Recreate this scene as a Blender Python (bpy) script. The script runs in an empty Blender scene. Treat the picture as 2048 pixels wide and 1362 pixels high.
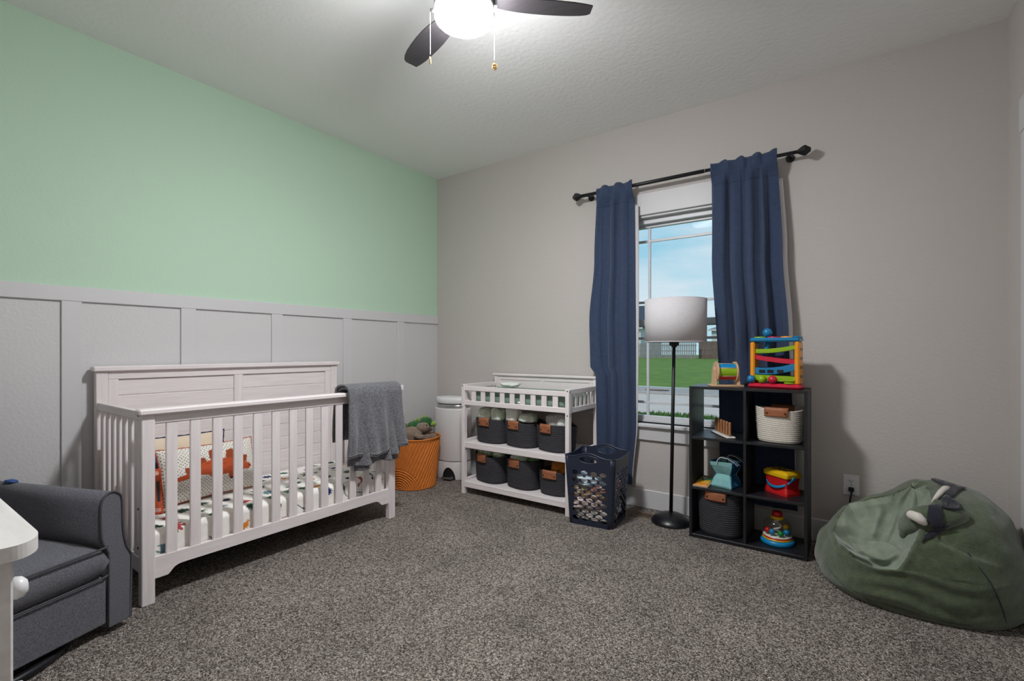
import bpy, bmesh, math, random
import numpy as np
from mathutils import Vector, Matrix, noise
from mathutils.geometry import delaunay_2d_cdt
from mathutils.bvhtree import BVHTree

# ------------------------------------------------------------------ camera, sky, sun, exposure
SC = bpy.context.scene
COL = SC.collection
PI = math.pi
CAM = Vector((3.2271, -3.3311, 1.115)); YAW = 0.615; FPX = 962.37; HORIZON = 700.48
cd = bpy.data.cameras.new('camera'); cam = bpy.data.objects.new('camera', cd); COL.objects.link(cam)
cam.location = CAM; cam.rotation_euler = (PI / 2, 0, YAW)
cd.sensor_width = 36.0; cd.sensor_fit = 'HORIZONTAL'; cd.lens = FPX / 2048 * 36.0
cd.shift_y = (HORIZON - 681.0) / 2048.0; cd.clip_start = 0.02; cd.clip_end = 400
SC.camera = cam
SC.view_settings.view_transform = 'Standard'; SC.view_settings.look = 'None'
SC.view_settings.exposure = 0.0; SC.view_settings.gamma = 1.0; SC.view_settings.use_curve_mapping = False
SC.cycles.max_bounces = 10; SC.cycles.diffuse_bounces = 7; SC.cycles.glossy_bounces = 4
SC.cycles.transparent_max_bounces = 12; SC.cycles.sample_clamp_indirect = 6.0
SKY_STRENGTH = 1.0; SUN_STRENGTH = 1.8; FAN_LIGHT = 345.0


def S(r, g, b):
    f = lambda c: (c / 255 / 12.92) if c / 255 <= 0.04045 else ((c / 255 + 0.055) / 1.055) ** 2.4
    return (f(r), f(g), f(b), 1.0)


W = bpy.data.worlds.new('sky'); SC.world = W; W.use_nodes = True
nt = W.node_tree; nt.nodes.clear()
wo = nt.nodes.new('ShaderNodeOutputWorld'); bg = nt.nodes.new('ShaderNodeBackground')
tc = nt.nodes.new('ShaderNodeTexCoord'); sp = nt.nodes.new('ShaderNodeSeparateXYZ')
ramp = nt.nodes.new('ShaderNodeValToRGB'); nz = nt.nodes.new('ShaderNodeTexNoise'); mp = nt.nodes.new('ShaderNodeMapping')
cr = nt.nodes.new('ShaderNodeValToRGB'); mx = nt.nodes.new('ShaderNodeMix'); mx.data_type = 'RGBA'
nt.links.new(tc.outputs['Generated'], sp.inputs[0]); nt.links.new(sp.outputs['Z'], ramp.inputs[0])
e = ramp.color_ramp.elements
e[0].position = 0.0; e[0].color = S(186, 226, 238); e[1].position = 0.9; e[1].color = S(96, 150, 205)
n_ = ramp.color_ramp.elements.new(0.25); n_.color = S(150, 205, 230)
mp.inputs['Scale'].default_value = (1.0, 1.0, 3.6)
nt.links.new(tc.outputs['Generated'], mp.inputs[0]); nt.links.new(mp.outputs[0], nz.inputs['Vector'])
nz.inputs['Scale'].default_value = 2.3; nz.inputs['Detail'].default_value = 7; nz.inputs['Roughness'].default_value = 0.55
cr.color_ramp.elements[0].position = 0.41; cr.color_ramp.elements[0].color = (0, 0, 0, 1)
cr.color_ramp.elements[1].position = 0.70; cr.color_ramp.elements[1].color = (1, 1, 1, 1)
nt.links.new(nz.outputs['Fac'], cr.inputs[0]); nt.links.new(cr.outputs[0], mx.inputs[0])
nt.links.new(ramp.outputs[0], mx.inputs[6]); mx.inputs[7].default_value = S(232, 238, 244)
nt.links.new(mx.outputs[2], bg.inputs[0]); bg.inputs[1].default_value = SKY_STRENGTH
nt.links.new(bg.outputs[0], wo.inputs[0])
sd = bpy.data.lights.new('sun', 'SUN'); sun = bpy.data.objects.new('sun', sd); COL.objects.link(sun)
sd.energy = SUN_STRENGTH; sd.angle = 0.06; sd.color = (1.0, .94, .84); sun.rotation_euler = (math.radians(50), 0, math.radians(-28)); sun.location = (0, -20, 30)

# ------------------------------------------------------------------ materials
MATS = {}


def mat(name, col, rough=0.6, metal=0.0, var=None, vscale=8, vstretch=(1, 1, 1), bump=0.0, bscale=60, bstretch=(1, 1, 1),
        bdetail=3, spec=0.5, sheen=0.0, emit=None, estr=0.0, alpha=None, attr=None, wave=None, transmission=0.0, bdist=0.01, coat=0.0):
    """procedural principled material: optional colour variation (second colour by noise), noise bump, colour attribute"""
    if name in MATS: return MATS[name]
    m = bpy.data.materials.new(name); m.use_nodes = True; t = m.node_tree; N = t.nodes; L = t.links
    b = N['Principled BSDF']
    b.inputs['Roughness'].default_value = rough; b.inputs['Metallic'].default_value = metal
    b.inputs['Specular IOR Level'].default_value = spec; b.inputs['Base Color'].default_value = col
    b.inputs['Sheen Weight'].default_value = sheen; b.inputs['Coat Weight'].default_value = coat
    b.inputs['Transmission Weight'].default_value = transmission
    if emit: b.inputs['Emission Color'].default_value = emit; b.inputs['Emission Strength'].default_value = estr
    tcn = N.new('ShaderNodeTexCoord')
    colsock = None
    if var:
        mpn = N.new('ShaderNodeMapping'); mpn.inputs['Scale'].default_value = vstretch
        L.new(tcn.outputs['Object'], mpn.inputs[0])
        n = N.new('ShaderNodeTexNoise'); n.inputs['Scale'].default_value = vscale; n.inputs['Detail'].default_value = 5
        L.new(mpn.outputs[0], n.inputs['Vector'])
        r = N.new('ShaderNodeValToRGB'); r.color_ramp.elements[0].position = 0.32; r.color_ramp.elements[1].position = 0.68
        r.color_ramp.elements[0].color = col; r.color_ramp.elements[1].color = var
        L.new(n.outputs['Fac'], r.inputs[0]); colsock = r.outputs[0]
    if attr:
        a = N.new('ShaderNodeVertexColor'); a.layer_name = attr
        if colsock is None: colsock = a.outputs['Color']
        else:
            q = N.new('ShaderNodeMix'); q.data_type = 'RGBA'; L.new(a.outputs['Alpha'], q.inputs[0])
            L.new(colsock, q.inputs[6]); L.new(a.outputs['Color'], q.inputs[7]); colsock = q.outputs[2]
    if colsock: L.new(colsock, b.inputs['Base Color'])
    if bump:
        mpn = N.new('ShaderNodeMapping'); mpn.inputs['Scale'].default_value = bstretch
        L.new(tcn.outputs['Object'], mpn.inputs[0])
        n = N.new('ShaderNodeTexNoise'); n.inputs['Scale'].default_value = bscale; n.inputs['Detail'].default_value = bdetail
        L.new(mpn.outputs[0], n.inputs['Vector'])
        bu = N.new('ShaderNodeBump'); bu.inputs['Strength'].default_value = bump; bu.inputs['Distance'].default_value = bdist
        L.new(n.outputs['Fac'], bu.inputs['Height']); L.new(bu.outputs[0], b.inputs['Normal'])
    MATS[name] = m
    return m


def glass_mat(name, tint=(1, 1, 1, 1), gloss=0.08, rough=0.02):
    if name in MATS: return MATS[name]
    m = bpy.data.materials.new(name); m.use_nodes = True; N = m.node_tree.nodes; L = m.node_tree.links; N.clear()
    o = N.new('ShaderNodeOutputMaterial'); t = N.new('ShaderNodeBsdfTransparent'); g = N.new('ShaderNodeBsdfGlossy')
    x = N.new('ShaderNodeMixShader'); x.inputs[0].default_value = gloss
    t.inputs[0].default_value = tint; g.inputs['Roughness'].default_value = rough
    L.new(t.outputs[0], x.inputs[1]); L.new(g.outputs[0], x.inputs[2]); L.new(x.outputs[0], o.inputs[0]); MATS[name] = m
    return m


WALLB = dict(bump=0.25, bscale=70, bdetail=2, bdist=0.006)
M_green = mat('green_paint', S(186, 214, 191), 0.75, **WALLB)
M_grey = mat('grey_paint', S(192, 186, 182), 0.8, **WALLB)
M_ceil = mat('ceiling_paint', S(240, 240, 239), 0.9, bump=0.2, bscale=34, bdetail=4, bstretch=(1, 1, 1), bdist=0.012)
M_wains = mat('wainscot_paint', S(204, 203, 204), 0.6, **WALLB)
M_trim = mat('trim_white', S(205, 204, 206), 0.45, bump=0.03, bscale=40)
M_vinyl = mat('vinyl_white', S(214, 216, 220), 0.4, bump=0.02, bscale=30)
WOOD = dict(rough=0.5, bump=0.08, bscale=14, bdetail=4)
wc, wv = S(233, 226, 226), S(224, 215, 216)
M_wx = mat('whitewash_grain_x', wc, var=wv, vscale=9, vstretch=(.5, 7, 7), bstretch=(.5, 9, 9), **WOOD)
M_wy = mat('whitewash_grain_y', wc, var=wv, vscale=9, vstretch=(7, .5, 7), bstretch=(9, .5, 9), **WOOD)
M_wz = mat('whitewash_grain_z', wc, var=wv, vscale=9, vstretch=(7, 7, .5), bstretch=(9, 9, .5), **WOOD)
M_dresser = mat('pale_melamine', S(226, 224, 222), var=S(214, 211, 208), vscale=5, vstretch=(1, 9, 9), rough=0.42)
M_black = mat('black_metal', S(22, 22, 25), 0.45, bump=0.03, bscale=200)
M_blackg = mat('black_powder', S(20, 21, 25), 0.35)
M_esp = mat('black_laminate', S(31, 32, 37), 0.38, var=S(24, 25, 29), vscale=12, vstretch=(6, .6, 6))
M_chrome = mat('brushed_chrome', S(190, 190, 192), 0.25, metal=1.0)
M_brass = mat('antique_brass', S(96, 76, 42), 0.5, metal=1.0, bump=0.3, bscale=150)
M_leather = mat('tan_leather', S(158, 98, 66), 0.55, var=S(140, 84, 54), vscale=30, bump=0.15, bscale=300)
M_rivet = mat('dark_rivet', S(70, 50, 40), 0.4, metal=0.8)
M_char = mat('charcoal_rope', S(62, 61, 66), 0.9, var=S(47, 46, 51), vscale=120, bump=0.6, bscale=260, bdist=0.004)
M_cream = mat('cream_rope', S(226, 219, 208), 0.9, var=S(206, 198, 186), vscale=140, bump=0.7, bscale=280, bdist=0.004)
M_chair = mat('charcoal_tweed', S(112, 112, 120), 0.95, var=S(76, 76, 83), vscale=260, bump=0.5, bscale=420, sheen=0.1, bdist=0.003)
M_chairpipe = mat('charcoal_piping', S(68, 68, 74), 0.9)
M_throw = mat('grey_fleece', S(122, 122, 128), 1.0, var=S(78, 78, 84), vscale=110, bump=0.8, bscale=240, sheen=0.35, bdist=0.006)
M_navy = mat('navy_curtain', S(50, 65, 93), 0.9, var=S(44, 58, 85), vscale=50, bump=0.15, bscale=500, sheen=0.15, bdist=0.002)
M_liner = mat('white_lining', S(208, 206, 208), 0.9)
M_shade = mat('linen_shade', S(206, 203, 206), 0.9, var=S(196, 193, 197), vscale=60, vstretch=(1, 1, 6), bump=0.15, bscale=400)
M_hamper = mat('navy_plastic', S(34, 41, 58), 0.42, bump=0.02, bscale=80)
M_hempipe = mat('navy_plastic_rim', S(40, 48, 66), 0.35)
M_white = mat('white_plastic', S(226, 226, 228), 0.35)
M_pail = mat('white_enamel', S(218, 214, 214), 0.28)
M_slot = mat('socket_black', S(14, 14, 15), 0.6)
M_bagout = mat('green_fleece', S(84, 96, 70), 1.0, var=S(66, 78, 58), vscale=38, bump=0.7, bscale=200, sheen=0.35, bdist=0.006)
M_bagin = mat('sage_fleece', S(134, 144, 128), 1.0, var=S(118, 129, 113), vscale=25, bump=0.25, bscale=260, sheen=0.3, bdist=0.004)
M_bagnavy = mat('navy_fleece', S(30, 31, 44), 1.0, bump=0.6, bscale=260, sheen=0.2, bdist=0.004)
M_bagwhite = mat('white_felt', S(208, 202, 194), 1.0, bump=0.3, bscale=200, bdist=0.003)
M_must = mat('rust_quilt', S(214, 126, 52), 0.95, var=S(200, 114, 44), vscale=30, bump=0.25, bscale=300, bdist=0.003)
M_sage = mat('sage_cover', S(132, 156, 140), 0.95, var=S(122, 146, 130), vscale=14, bump=0.2, bscale=200, bdist=0.004)
M_beech = mat('beech_wood', S(206, 172, 136), 0.5, var=S(192, 156, 119), vscale=14, vstretch=(1, 8, 8))
M_peg = mat('peg_wood', S(176, 120, 78), 0.5, var=S(158, 104, 66), vscale=40, vstretch=(8, 8, 1))


def plast(name, c, r=0.3): return mat('plastic_' + name, S(*c), r)


P_red = plast('crimson', (196, 28, 58)); P_red2 = plast('red', (196, 30, 34)); P_blue = plast('azure', (22, 118, 168))
P_green = plast('lime', (138, 176, 20)); P_orange = plast('orange', (240, 152, 24)); P_yellow = plast('yellow', (226, 180, 24))
P_dgreen = plast('leaf', (20, 132, 62)); P_white = plast('ivory', (222, 220, 214)); P_skyb = plast('skyblue', (20, 132, 186))
P_dark = plast('nearblack', (16, 18, 26))


# ------------------------------------------------------------------ mesh tools
class MB:
    def __init__(s): s.v = []; s.f = []; s.sm = []

    def add(s, v, f, smooth=False):
        o = len(s.v); s.v += [tuple(p) for p in v]; s.f += [tuple(i + o for i in q) for q in f]; s.sm += [smooth] * len(f); return s

    def box(s, x0, x1, y0, y1, z0, z1, b=0.003):
        b = min(b, abs(x1 - x0) * .45, abs(y1 - y0) * .45, abs(z1 - z0) * .45)
        if b <= 0:
            V = [(x, y, z) for x in (x0, x1) for y in (y0, y1) for z in (z0, z1)]
            return s.add(V, [(0, 1, 3, 2), (4, 6, 7, 5), (0, 4, 5, 1), (2, 3, 7, 6), (0, 2, 6, 4), (1, 5, 7, 3)])
        X = (x0, x1); Y = (y0, y1); Z = (z0, z1); V = []; ix = {}
        for i in (0, 1):
            for j in (0, 1):
                for k in (0, 1):
                    sx, sy, sz = (1, -1)[i], (1, -1)[j], (1, -1)[k]
                    for a, p in enumerate(((X[i], Y[j] + sy * b, Z[k] + sz * b), (X[i] + sx * b, Y[j], Z[k] + sz * b), (X[i] + sx * b, Y[j] + sy * b, Z[k]))):
                        ix[i, j, k, a] = len(V); V.append(p)
        g = lambda i, j, k, a: ix[i, j, k, a]; F = []
        for i in (0, 1): q = [g(i, 0, 0, 0), g(i, 1, 0, 0), g(i, 1, 1, 0), g(i, 0, 1, 0)]; F.append(q if i else q[::-1])
        for j in (0, 1): q = [g(0, j, 0, 1), g(0, j, 1, 1), g(1, j, 1, 1), g(1, j, 0, 1)]; F.append(q if j else q[::-1])
        for k in (0, 1): q = [g(0, 0, k, 2), g(1, 0, k, 2), g(1, 1, k, 2), g(0, 1, k, 2)]; F.append(q if k else q[::-1])
        for i in (0, 1):
            for j in (0, 1):
                q = [g(i, j, 0, 0), g(i, j, 1, 0), g(i, j, 1, 1), g(i, j, 0, 1)]; F.append(q if (i ^ j) else q[::-1])
        for i in (0, 1):
            for k in (0, 1):
                q = [g(i, 0, k, 0), g(i, 0, k, 2), g(i, 1, k, 2), g(i, 1, k, 0)]; F.append(q if (i ^ k) == 0 else q[::-1])
        for j in (0, 1):
            for k in (0, 1):
                q = [g(0, j, k, 1), g(1, j, k, 1), g(1, j, k, 2), g(0, j, k, 2)]; F.append(q if (j ^ k) == 0 else q[::-1])
        for i in (0, 1):
            for j in (0, 1):
                for k in (0, 1):
                    q = [g(i, j, k, 0), g(i, j, k, 1), g(i, j, k, 2)]; F.append(q if (i ^ j ^ k) else q[::-1])
        return s.add(V, F)

    def cyl(s, p0, p1, r0, r1=None, n=16, caps=True, smooth=True):
        r1 = r0 if r1 is None else r1
        p0 = Vector(p0); p1 = Vector(p1); d = (p1 - p0).normalized(); a = d.orthogonal().normalized(); c = d.cross(a); V = []
        for p, r in ((p0, r0), (p1, r1)):
            for i in range(n): t = 2 * PI * i / n; V.append(p + a * (r * math.cos(t)) + c * (r * math.sin(t)))
        s.add(V, [(i, (i + 1) % n, n + (i + 1) % n, n + i) for i in range(n)], smooth)
        if caps: s.add(V, [tuple(range(n))[::-1], tuple(range(n, 2 * n))])
        return s

    def lathe(s, prof, n=32, c=(0, 0, 0), sx=1.0, sy=1.0, smooth=True, cap0=False, cap1=False, fn=None):
        V = []
        for r, z in prof:
            for i in range(n):
                t = 2 * PI * i / n; x, y = r * math.cos(t) * sx, r * math.sin(t) * sy
                if fn: x, y, z2 = fn(x, y, z, t)
                else: z2 = z
                V.append((c[0] + x, c[1] + y, c[2] + z2))
        m = len(prof); F = []
        for k in range(m - 1):
            for i in range(n): F.append((k * n + i, k * n + (i + 1) % n, (k + 1) * n + (i + 1) % n, (k + 1) * n + i))
        s.add(V, F, smooth)
        if cap0: s.add(V[:n], [tuple(range(n))[::-1]])
        if cap1: s.add(V[-n:], [tuple(range(n))])
        return s

    def tube(s, pts, r, n=8, closed=False, caps=True):
        P = [Vector(p) for p in pts]; m = len(P); V = []
        up = None
        for i in range(m):
            a = P[(i - 1) % m] if (closed or i > 0) else P[i]; b = P[(i + 1) % m] if (closed or i < m - 1) else P[i]
            d = (b - a).normalized() if (b - a).length > 1e-9 else Vector((0, 0, 1))
            if up is None: up = d.orthogonal().normalized()
            up = (up - d * up.dot(d)); up = up.normalized() if up.length > 1e-6 else d.orthogonal().normalized()
            c = d.cross(up); rr = r[i] if isinstance(r, (list, tuple)) else r
            for k in range(n): t = 2 * PI * k / n; V.append(P[i] + up * (rr * math.cos(t)) + c * (rr * math.sin(t)))
        F = []
        for i in range(m if closed else m - 1):
            j = (i + 1) % m
            for k in range(n): F.append((i * n + k, i * n + (k + 1) % n, j * n + (k + 1) % n, j * n + k))
        s.add(V, F, True)
        if caps and not closed: s.add(V[:n], [tuple(range(n))[::-1]]); s.add(V[-n:], [tuple(range(n))])
        return s

    def prism(s, poly, fn, d0, d1, smooth=False):
        """extrude polygon (a,b) between d0 and d1, fn(a,b,d)->xyz"""
        n = len(poly); V = [fn(a, b, d0) for a, b in poly] + [fn(a, b, d1) for a, b in poly]
        s.add(V, [tuple(range(n))[::-1], tuple(range(n, 2 * n))])
        s.add(V, [(i, (i + 1) % n, n + (i + 1) % n, n + i) for i in range(n)], smooth); return s

    def grid(s, fn, nu, nv, smooth=True, cu=False):
        V = [fn(i / nu, j / nv) for j in range(nv + 1) for i in range(nu if cu else nu + 1)]; w = nu if cu else nu + 1
        F = [(j * w + i, j * w + (i + 1) % w, (j + 1) * w + (i + 1) % w, (j + 1) * w + i) for j in range(nv) for i in range(nu)]
        return s.add(V, F, smooth)

    def ball(s, c, r, n=16, m=10, sc=(1, 1, 1), fn=None):
        V = []
        for j in range(m + 1):
            p = PI * j / m - PI / 2
            for i in range(n):
                t = 2 * PI * i / n; v = Vector((math.cos(p) * math.cos(t) * sc[0], math.cos(p) * math.sin(t) * sc[1], math.sin(p) * sc[2])) * r
                if fn: v = fn(v)
                V.append(Vector(c) + v)
        return s.add(V, [(j * n + i, j * n + (i + 1) % n, (j + 1) * n + (i + 1) % n, (j + 1) * n + i) for j in range(m) for i in range(n)], True)

    def obj(s, name, m, parent=None, solid=0.0, off=-1.0, sub=0, fix=True):
        me = bpy.data.meshes.new(name); me.from_pydata([tuple(v) for v in s.v], [], s.f)
        me.polygons.foreach_set('use_smooth', s.sm)
        if fix:
            bm = bmesh.new(); bm.from_mesh(me); bmesh.ops.remove_doubles(bm, verts=bm.verts, dist=1e-5)
            bmesh.ops.recalc_face_normals(bm, faces=bm.faces); bm.to_mesh(me); bm.free()
        me.materials.append(m); me.update()
        o = bpy.data.objects.new(name, me); COL.objects.link(o)
        if parent: o.parent = parent
        if solid:
            q = o.modifiers.new('thickness', 'SOLIDIFY'); q.thickness = solid; q.offset = off
        if sub:
            q = o.modifiers.new('smooth', 'SUBSURF'); q.levels = sub; q.render_levels = sub
        return o


def thing(name, label, cat, loc=(0, 0, 0), rz=0.0, group=None):
    o = bpy.data.objects.new(name, None); COL.objects.link(o); o.location = loc; o.rotation_euler = (0, 0, rz)
    o.empty_display_size = 0.05; o['label'] = label; o['category'] = cat
    if group: o['group'] = group
    return o


def tag(o, label, cat, group=None):
    o['label'] = label; o['category'] = cat
    if group: o['group'] = group
    return o


def struct(o, kind='structure'): o['kind'] = kind; return o


def sempty(name):
    o = bpy.data.objects.new(name, None); COL.objects.link(o); o['kind'] = 'structure'; return o


def copy_tree(root, loc, rz, label, first=[None]):
    r = root.copy(); COL.objects.link(r); r.location = loc; r.rotation_euler = (0, 0, rz); r['label'] = label
    for ch in list(root.children):
        c = ch.copy(); COL.objects.link(c); c.parent = r
        for g in ch.children:
            d = g.copy(); COL.objects.link(d); d.parent = c
    return r


def nz3(x, y, z): return noise.noise(Vector((x, y, z)))


def inpoly(px, py, poly):
    r = np.zeros(px.shape, bool); n = len(poly); j = n - 1
    for i in range(n):
        xi, yi = poly[i]; xj, yj = poly[j]
        c = ((yi > py) != (yj > py)) & (px < (xj - xi) * (py - yi) / ((yj - yi) or 1e-12) + xi)
        r ^= c; j = i
    return r


def set_col(o, cols):
    me = o.data; a = me.color_attributes.new('print', 'FLOAT_COLOR', 'POINT')
    a.data.foreach_set('color', np.asarray(cols, dtype=np.float32).ravel())


# ------------------------------------------------------------------ room shell
RW, RD, RH = 3.853, 3.66, 2.74       # room width (x), depth (-y), height
WX0, WX1, WZ0, WZ1 = 1.862, 2.702, 0.600, 2.070   # window opening


def carpet_mat():
    m = bpy.data.materials.new('carpet'); m.use_nodes = True; N = m.node_tree.nodes; L = m.node_tree.links; b = N['Principled BSDF']
    b.inputs['Roughness'].default_value = 1.0; b.inputs['Specular IOR Level'].default_value = 0.1
    t = N.new('ShaderNodeTexCoord')
    v = N.new('ShaderNodeTexVoronoi'); v.inputs['Scale'].default_value = 205
    n0 = N.new('ShaderNodeTexNoise'); n0.inputs['Scale'].default_value = 120; n0.inputs['Detail'].default_value = 2
    dm = N.new('ShaderNodeVectorMath'); dm.operation = 'SCALE'; dm.inputs[3].default_value = 0.012
    ad = N.new('ShaderNodeVectorMath'); ad.operation = 'ADD'
    L.new(t.outputs['Object'], n0.inputs['Vector']); L.new(n0.outputs['Color'], dm.inputs[0]); L.new(t.outputs['Object'], ad.inputs[0]); L.new(dm.outputs[0], ad.inputs[1])
    L.new(ad.outputs[0], v.inputs['Vector'])
    r = N.new('ShaderNodeValToRGB'); el = r.color_ramp.elements
    el[0].position = 0.0; el[0].color = S(88, 82, 77); el[1].position = 1.0; el[1].color = S(232, 222, 213)
    for p, c in ((0.25, S(118, 110, 104)), (0.5, S(164, 154, 146)), (0.75, S(196, 186, 177))):
        q = el.new(p); q.color = c
    sx = N.new('ShaderNodeSeparateColor'); L.new(v.outputs['Color'], sx.inputs[0]); L.new(sx.outputs[0], r.inputs[0])
    n1 = N.new('ShaderNodeTexNoise'); n1.inputs['Scale'].default_value = 3.0; n1.inputs['Detail'].default_value = 4; L.new(t.outputs['Object'], n1.inputs['Vector'])
    r1 = N.new('ShaderNodeValToRGB'); r1.color_ramp.elements[0].color = (.82, .82, .82, 1); r1.color_ramp.elements[1].color = (1.08, 1.07, 1.06, 1)
    r1.color_ramp.elements[0].position = .3; r1.color_ramp.elements[1].position = .7
    L.new(n1.outputs['Fac'], r1.inputs[0])
    mu = N.new('ShaderNodeMix'); mu.data_type = 'RGBA'; mu.blend_type = 'MULTIPLY'; mu.inputs[0].default_value = 1
    L.new(r.outputs[0], mu.inputs[6]); L.new(r1.outputs[0], mu.inputs[7]); L.new(mu.outputs[2], b.inputs['Base Color'])
    bu = N.new('ShaderNodeBump'); bu.inputs['Strength'].default_value = 1.0; bu.inputs['Distance'].default_value = 0.012; bu.invert = True
    L.new(v.outputs['Distance'], bu.inputs['Height']); L.new(bu.outputs[0], b.inputs['Normal'])
    return m


struct(MB().box(-.15, RW + .15, -RD - .15, .15, -.2, 0, 0).obj('floor', carpet_mat()))
struct(MB().box(-.15, RW + .15, -RD - .15, .15, RH, RH + .12, 0).obj('ceiling', M_ceil))
struct(MB().box(-.15, 0, -RD - .15, .15, 0, RH, 0).obj('wall_left', M_green))
struct(MB().box(RW, RW + .15, -RD - .15, .15, 0, RH, 0).obj('wall_right', M_grey))
struct(MB().box(0, RW, -RD - .15, -RD, 0, RH, 0).obj('wall_front', M_grey))
wb = MB()
wb.box(0, WX0, 0, .15, 0, RH, 0).box(WX1, RW, 0, .15, 0, RH, 0).box(WX0, WX1, 0, .15, 0, WZ0, 0).box(WX0, WX1, 0, .15, WZ1, RH, 0)
struct(wb.obj('wall_back', M_grey))
struct(MB().box(0.02, RW, -.015, 0, 0, .131, .004).obj('baseboard_back', M_trim))
struct(MB().box(0, .018, -RD, 0, 0, .131, .004).obj('baseboard_left', M_trim))
struct(MB().box(RW - .015, RW, -.315, -.015, 0, .131, .004).obj('baseboard_right', M_trim))
struct(MB().box(.02, RW, -RD, -RD + .015, 0, .131, .004).obj('baseboard_front', M_trim))
# board-and-batten wainscot on the green wall
t1 = sempty('trim_1')
MB().box(0, .004, -RD, 0, .131, 1.365, 0).obj('panel_board', M_wains, t1)
MB().box(0, .018, -RD, -.0005, 1.362, 1.4374, .003).obj('cap_rail', M_trim, t1)
for yc in (-3.17, -2.630, -2.107, -1.567, -1.005, -.462):
    MB().box(.003, .016, yc - .039, yc + .039, .131, 1.363, .002).obj('batten', M_trim, t1)
# window casing
t2 = sempty('trim_2')
MB().box(WX0 - .115, WX1 + .115, -.022, 0, WZ1, 2.222, .003).obj('header_casing', M_trim, t2)
MB().box(WX0 - .095, WX0 - .005, -.018, 0, WZ0 - .01, WZ1, .003).obj('side_casing', M_trim, t2)
MB().box(WX1 + .005, WX1 + .095, -.018, 0, WZ0 - .01, WZ1, .003).obj('side_casing', M_trim, t2)
MB().box(WX0 - .125, WX1 + .125, -.045, .055, WZ0 - .027, WZ0, .006).obj('window_stool', M_trim, t2)
MB().box(WX0 - .105, WX1 + .105, -.019, 0, .482, WZ0 - .027, .003).obj('apron', M_trim, t2)
for x0, x1 in ((WX0, WX0 + .014), (WX1 - .014, WX1)): MB().box(x0, x1, -.002, .06, WZ0, WZ1, 0).obj('jamb', M_trim, t2)
MB().box(WX0, WX1, -.002, .06, WZ1 - .014, WZ1, 0).obj('head_jamb', M_trim, t2)
# double-hung window with prairie grilles
w1 = sempty('window_1')
a0, a1 = WX0 + .014, WX1 - .014
fr = MB().box(a0, a0 + .03, .045, .13, WZ0, WZ1 - .014).box(a1 - .03, a1, .045, .13, WZ0, WZ1 - .014).box(a0, a1, .045, .13, WZ1 - .05, WZ1 - .014).box(a0, a1, .04, .13, WZ0, WZ0 + .022)
fr.obj('window_frame', M_vinyl, w1)
i0, i1 = a0 + .03, a1 - .03
GX0, GX1 = i0 + .022, i1 - .022
GLASS = glass_mat('window_glass', (0.97, 0.985, 0.99, 1), 0.0004)


def sash(nm, y0, y1, z0, z1, gz0, gz1, mz):
    m = MB().box(i0, GX0, y0, y1, z0, z1).box(GX1, i1, y0, y1, z0, z1).box(GX0, GX1, y0, y1, gz1, z1).box(GX0, GX1, y0, y1, z0, gz0)
    s = m.obj(nm, M_vinyl, w1)
    MB().box(GX0, GX1, (y0 + y1) / 2 - .003, (y0 + y1) / 2 + .003, gz0, gz1, 0).obj('pane', GLASS, s)
    ym = (y0 + y1) / 2
    for x in (GX0 + .100, GX1 - .100): MB().box(x - .009, x + .009, ym - .008, ym + .008, gz0, gz1, .002).obj('muntin', M_vinyl, s)
    for z in mz: MB().box(GX0, GX1, ym - .007, ym + .007, z - .009, z + .009, .002).obj('muntin', M_vinyl, s)


sash('upper_sash', .085, .115, 1.285, 2.02, 1.335, 2.0, (1.905, 1.462))
sash('lower_sash', .05, .08, .622, 1.335, .648, 1.292, (1.20, .742))
# closet door on the right wall, only its casing edge shows
t3 = sempty('trim_3')
MB().box(RW - .02, RW, -.405, -.315, 0, 2.07, .003).obj('door_casing', M_trim, t3)
MB().box(RW - .02, RW, -1.35, -1.255, 0, 2.07, .003).obj('door_casing', M_trim, t3)
MB().box(RW - .024, RW, -1.37, -.305, 2.07, 2.218, .003).obj('door_header', M_trim, t3)
dr = struct(MB().box(RW - .012, RW - .001, -1.255, -.405, .01, 2.07, .002).obj('door_1', M_trim))
for z0, z1 in ((.2, 1.0), (1.15, 1.95)): MB().box(RW - .017, RW - .011, -1.13, -.53, z0, z1, .004).obj('door_panel', M_trim, dr)

# ------------------------------------------------------------------ outdoors
GROUND = -.5
M_lawn = mat('lawn_grass', S(104, 134, 48), 1.0, var=S(82, 116, 40), vscale=1.1, bump=0.4, bscale=30)
M_verge = mat('verge_grass', S(96, 132, 62), 1.0, var=S(66, 104, 50), vscale=14, bump=0.5, bscale=60)
M_road = mat('concrete_road', S(204, 194, 184), 0.95, var=S(194, 184, 175), vscale=3, bump=0.1, bscale=60)
M_walk = mat('concrete_walk', S(168, 165, 160), 0.95, var=S(154, 151, 147), vscale=4)
M_fenceg = mat('weathered_cedar', S(150, 146, 146), 0.95, var=S(120, 116, 117), vscale=6, vstretch=(3, 3, .5))
M_fenceb = mat('brown_cedar', S(118, 98, 90), 0.95, var=S(98, 80, 74), vscale=6, vstretch=(3, 3, .5))
M_roofd = mat('slate_shingle', S(70, 80, 96), 0.95, var=S(58, 66, 80), vscale=5, bump=0.4, bscale=20)
M_roofg = mat('grey_shingle', S(138, 138, 142), 0.95, var=S(120, 120, 125), vscale=5, bump=0.4, bscale=20)
M_siding = mat('pale_siding', S(206, 206, 208), 0.8, var=S(198, 198, 201), vscale=3, vstretch=(.2, .2, 6))
M_winpane = mat('dark_pane', S(60, 70, 82), 0.1)
struct(MB().box(-40, 40, .16, 8.7, GROUND - .3, GROUND, 0).obj('yard_ground', M_lawn))
struct(MB().box(-70, 70, 8.7, 14.55, GROUND - .4, GROUND - .04, 0).obj('street_paving', M_road))
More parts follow.
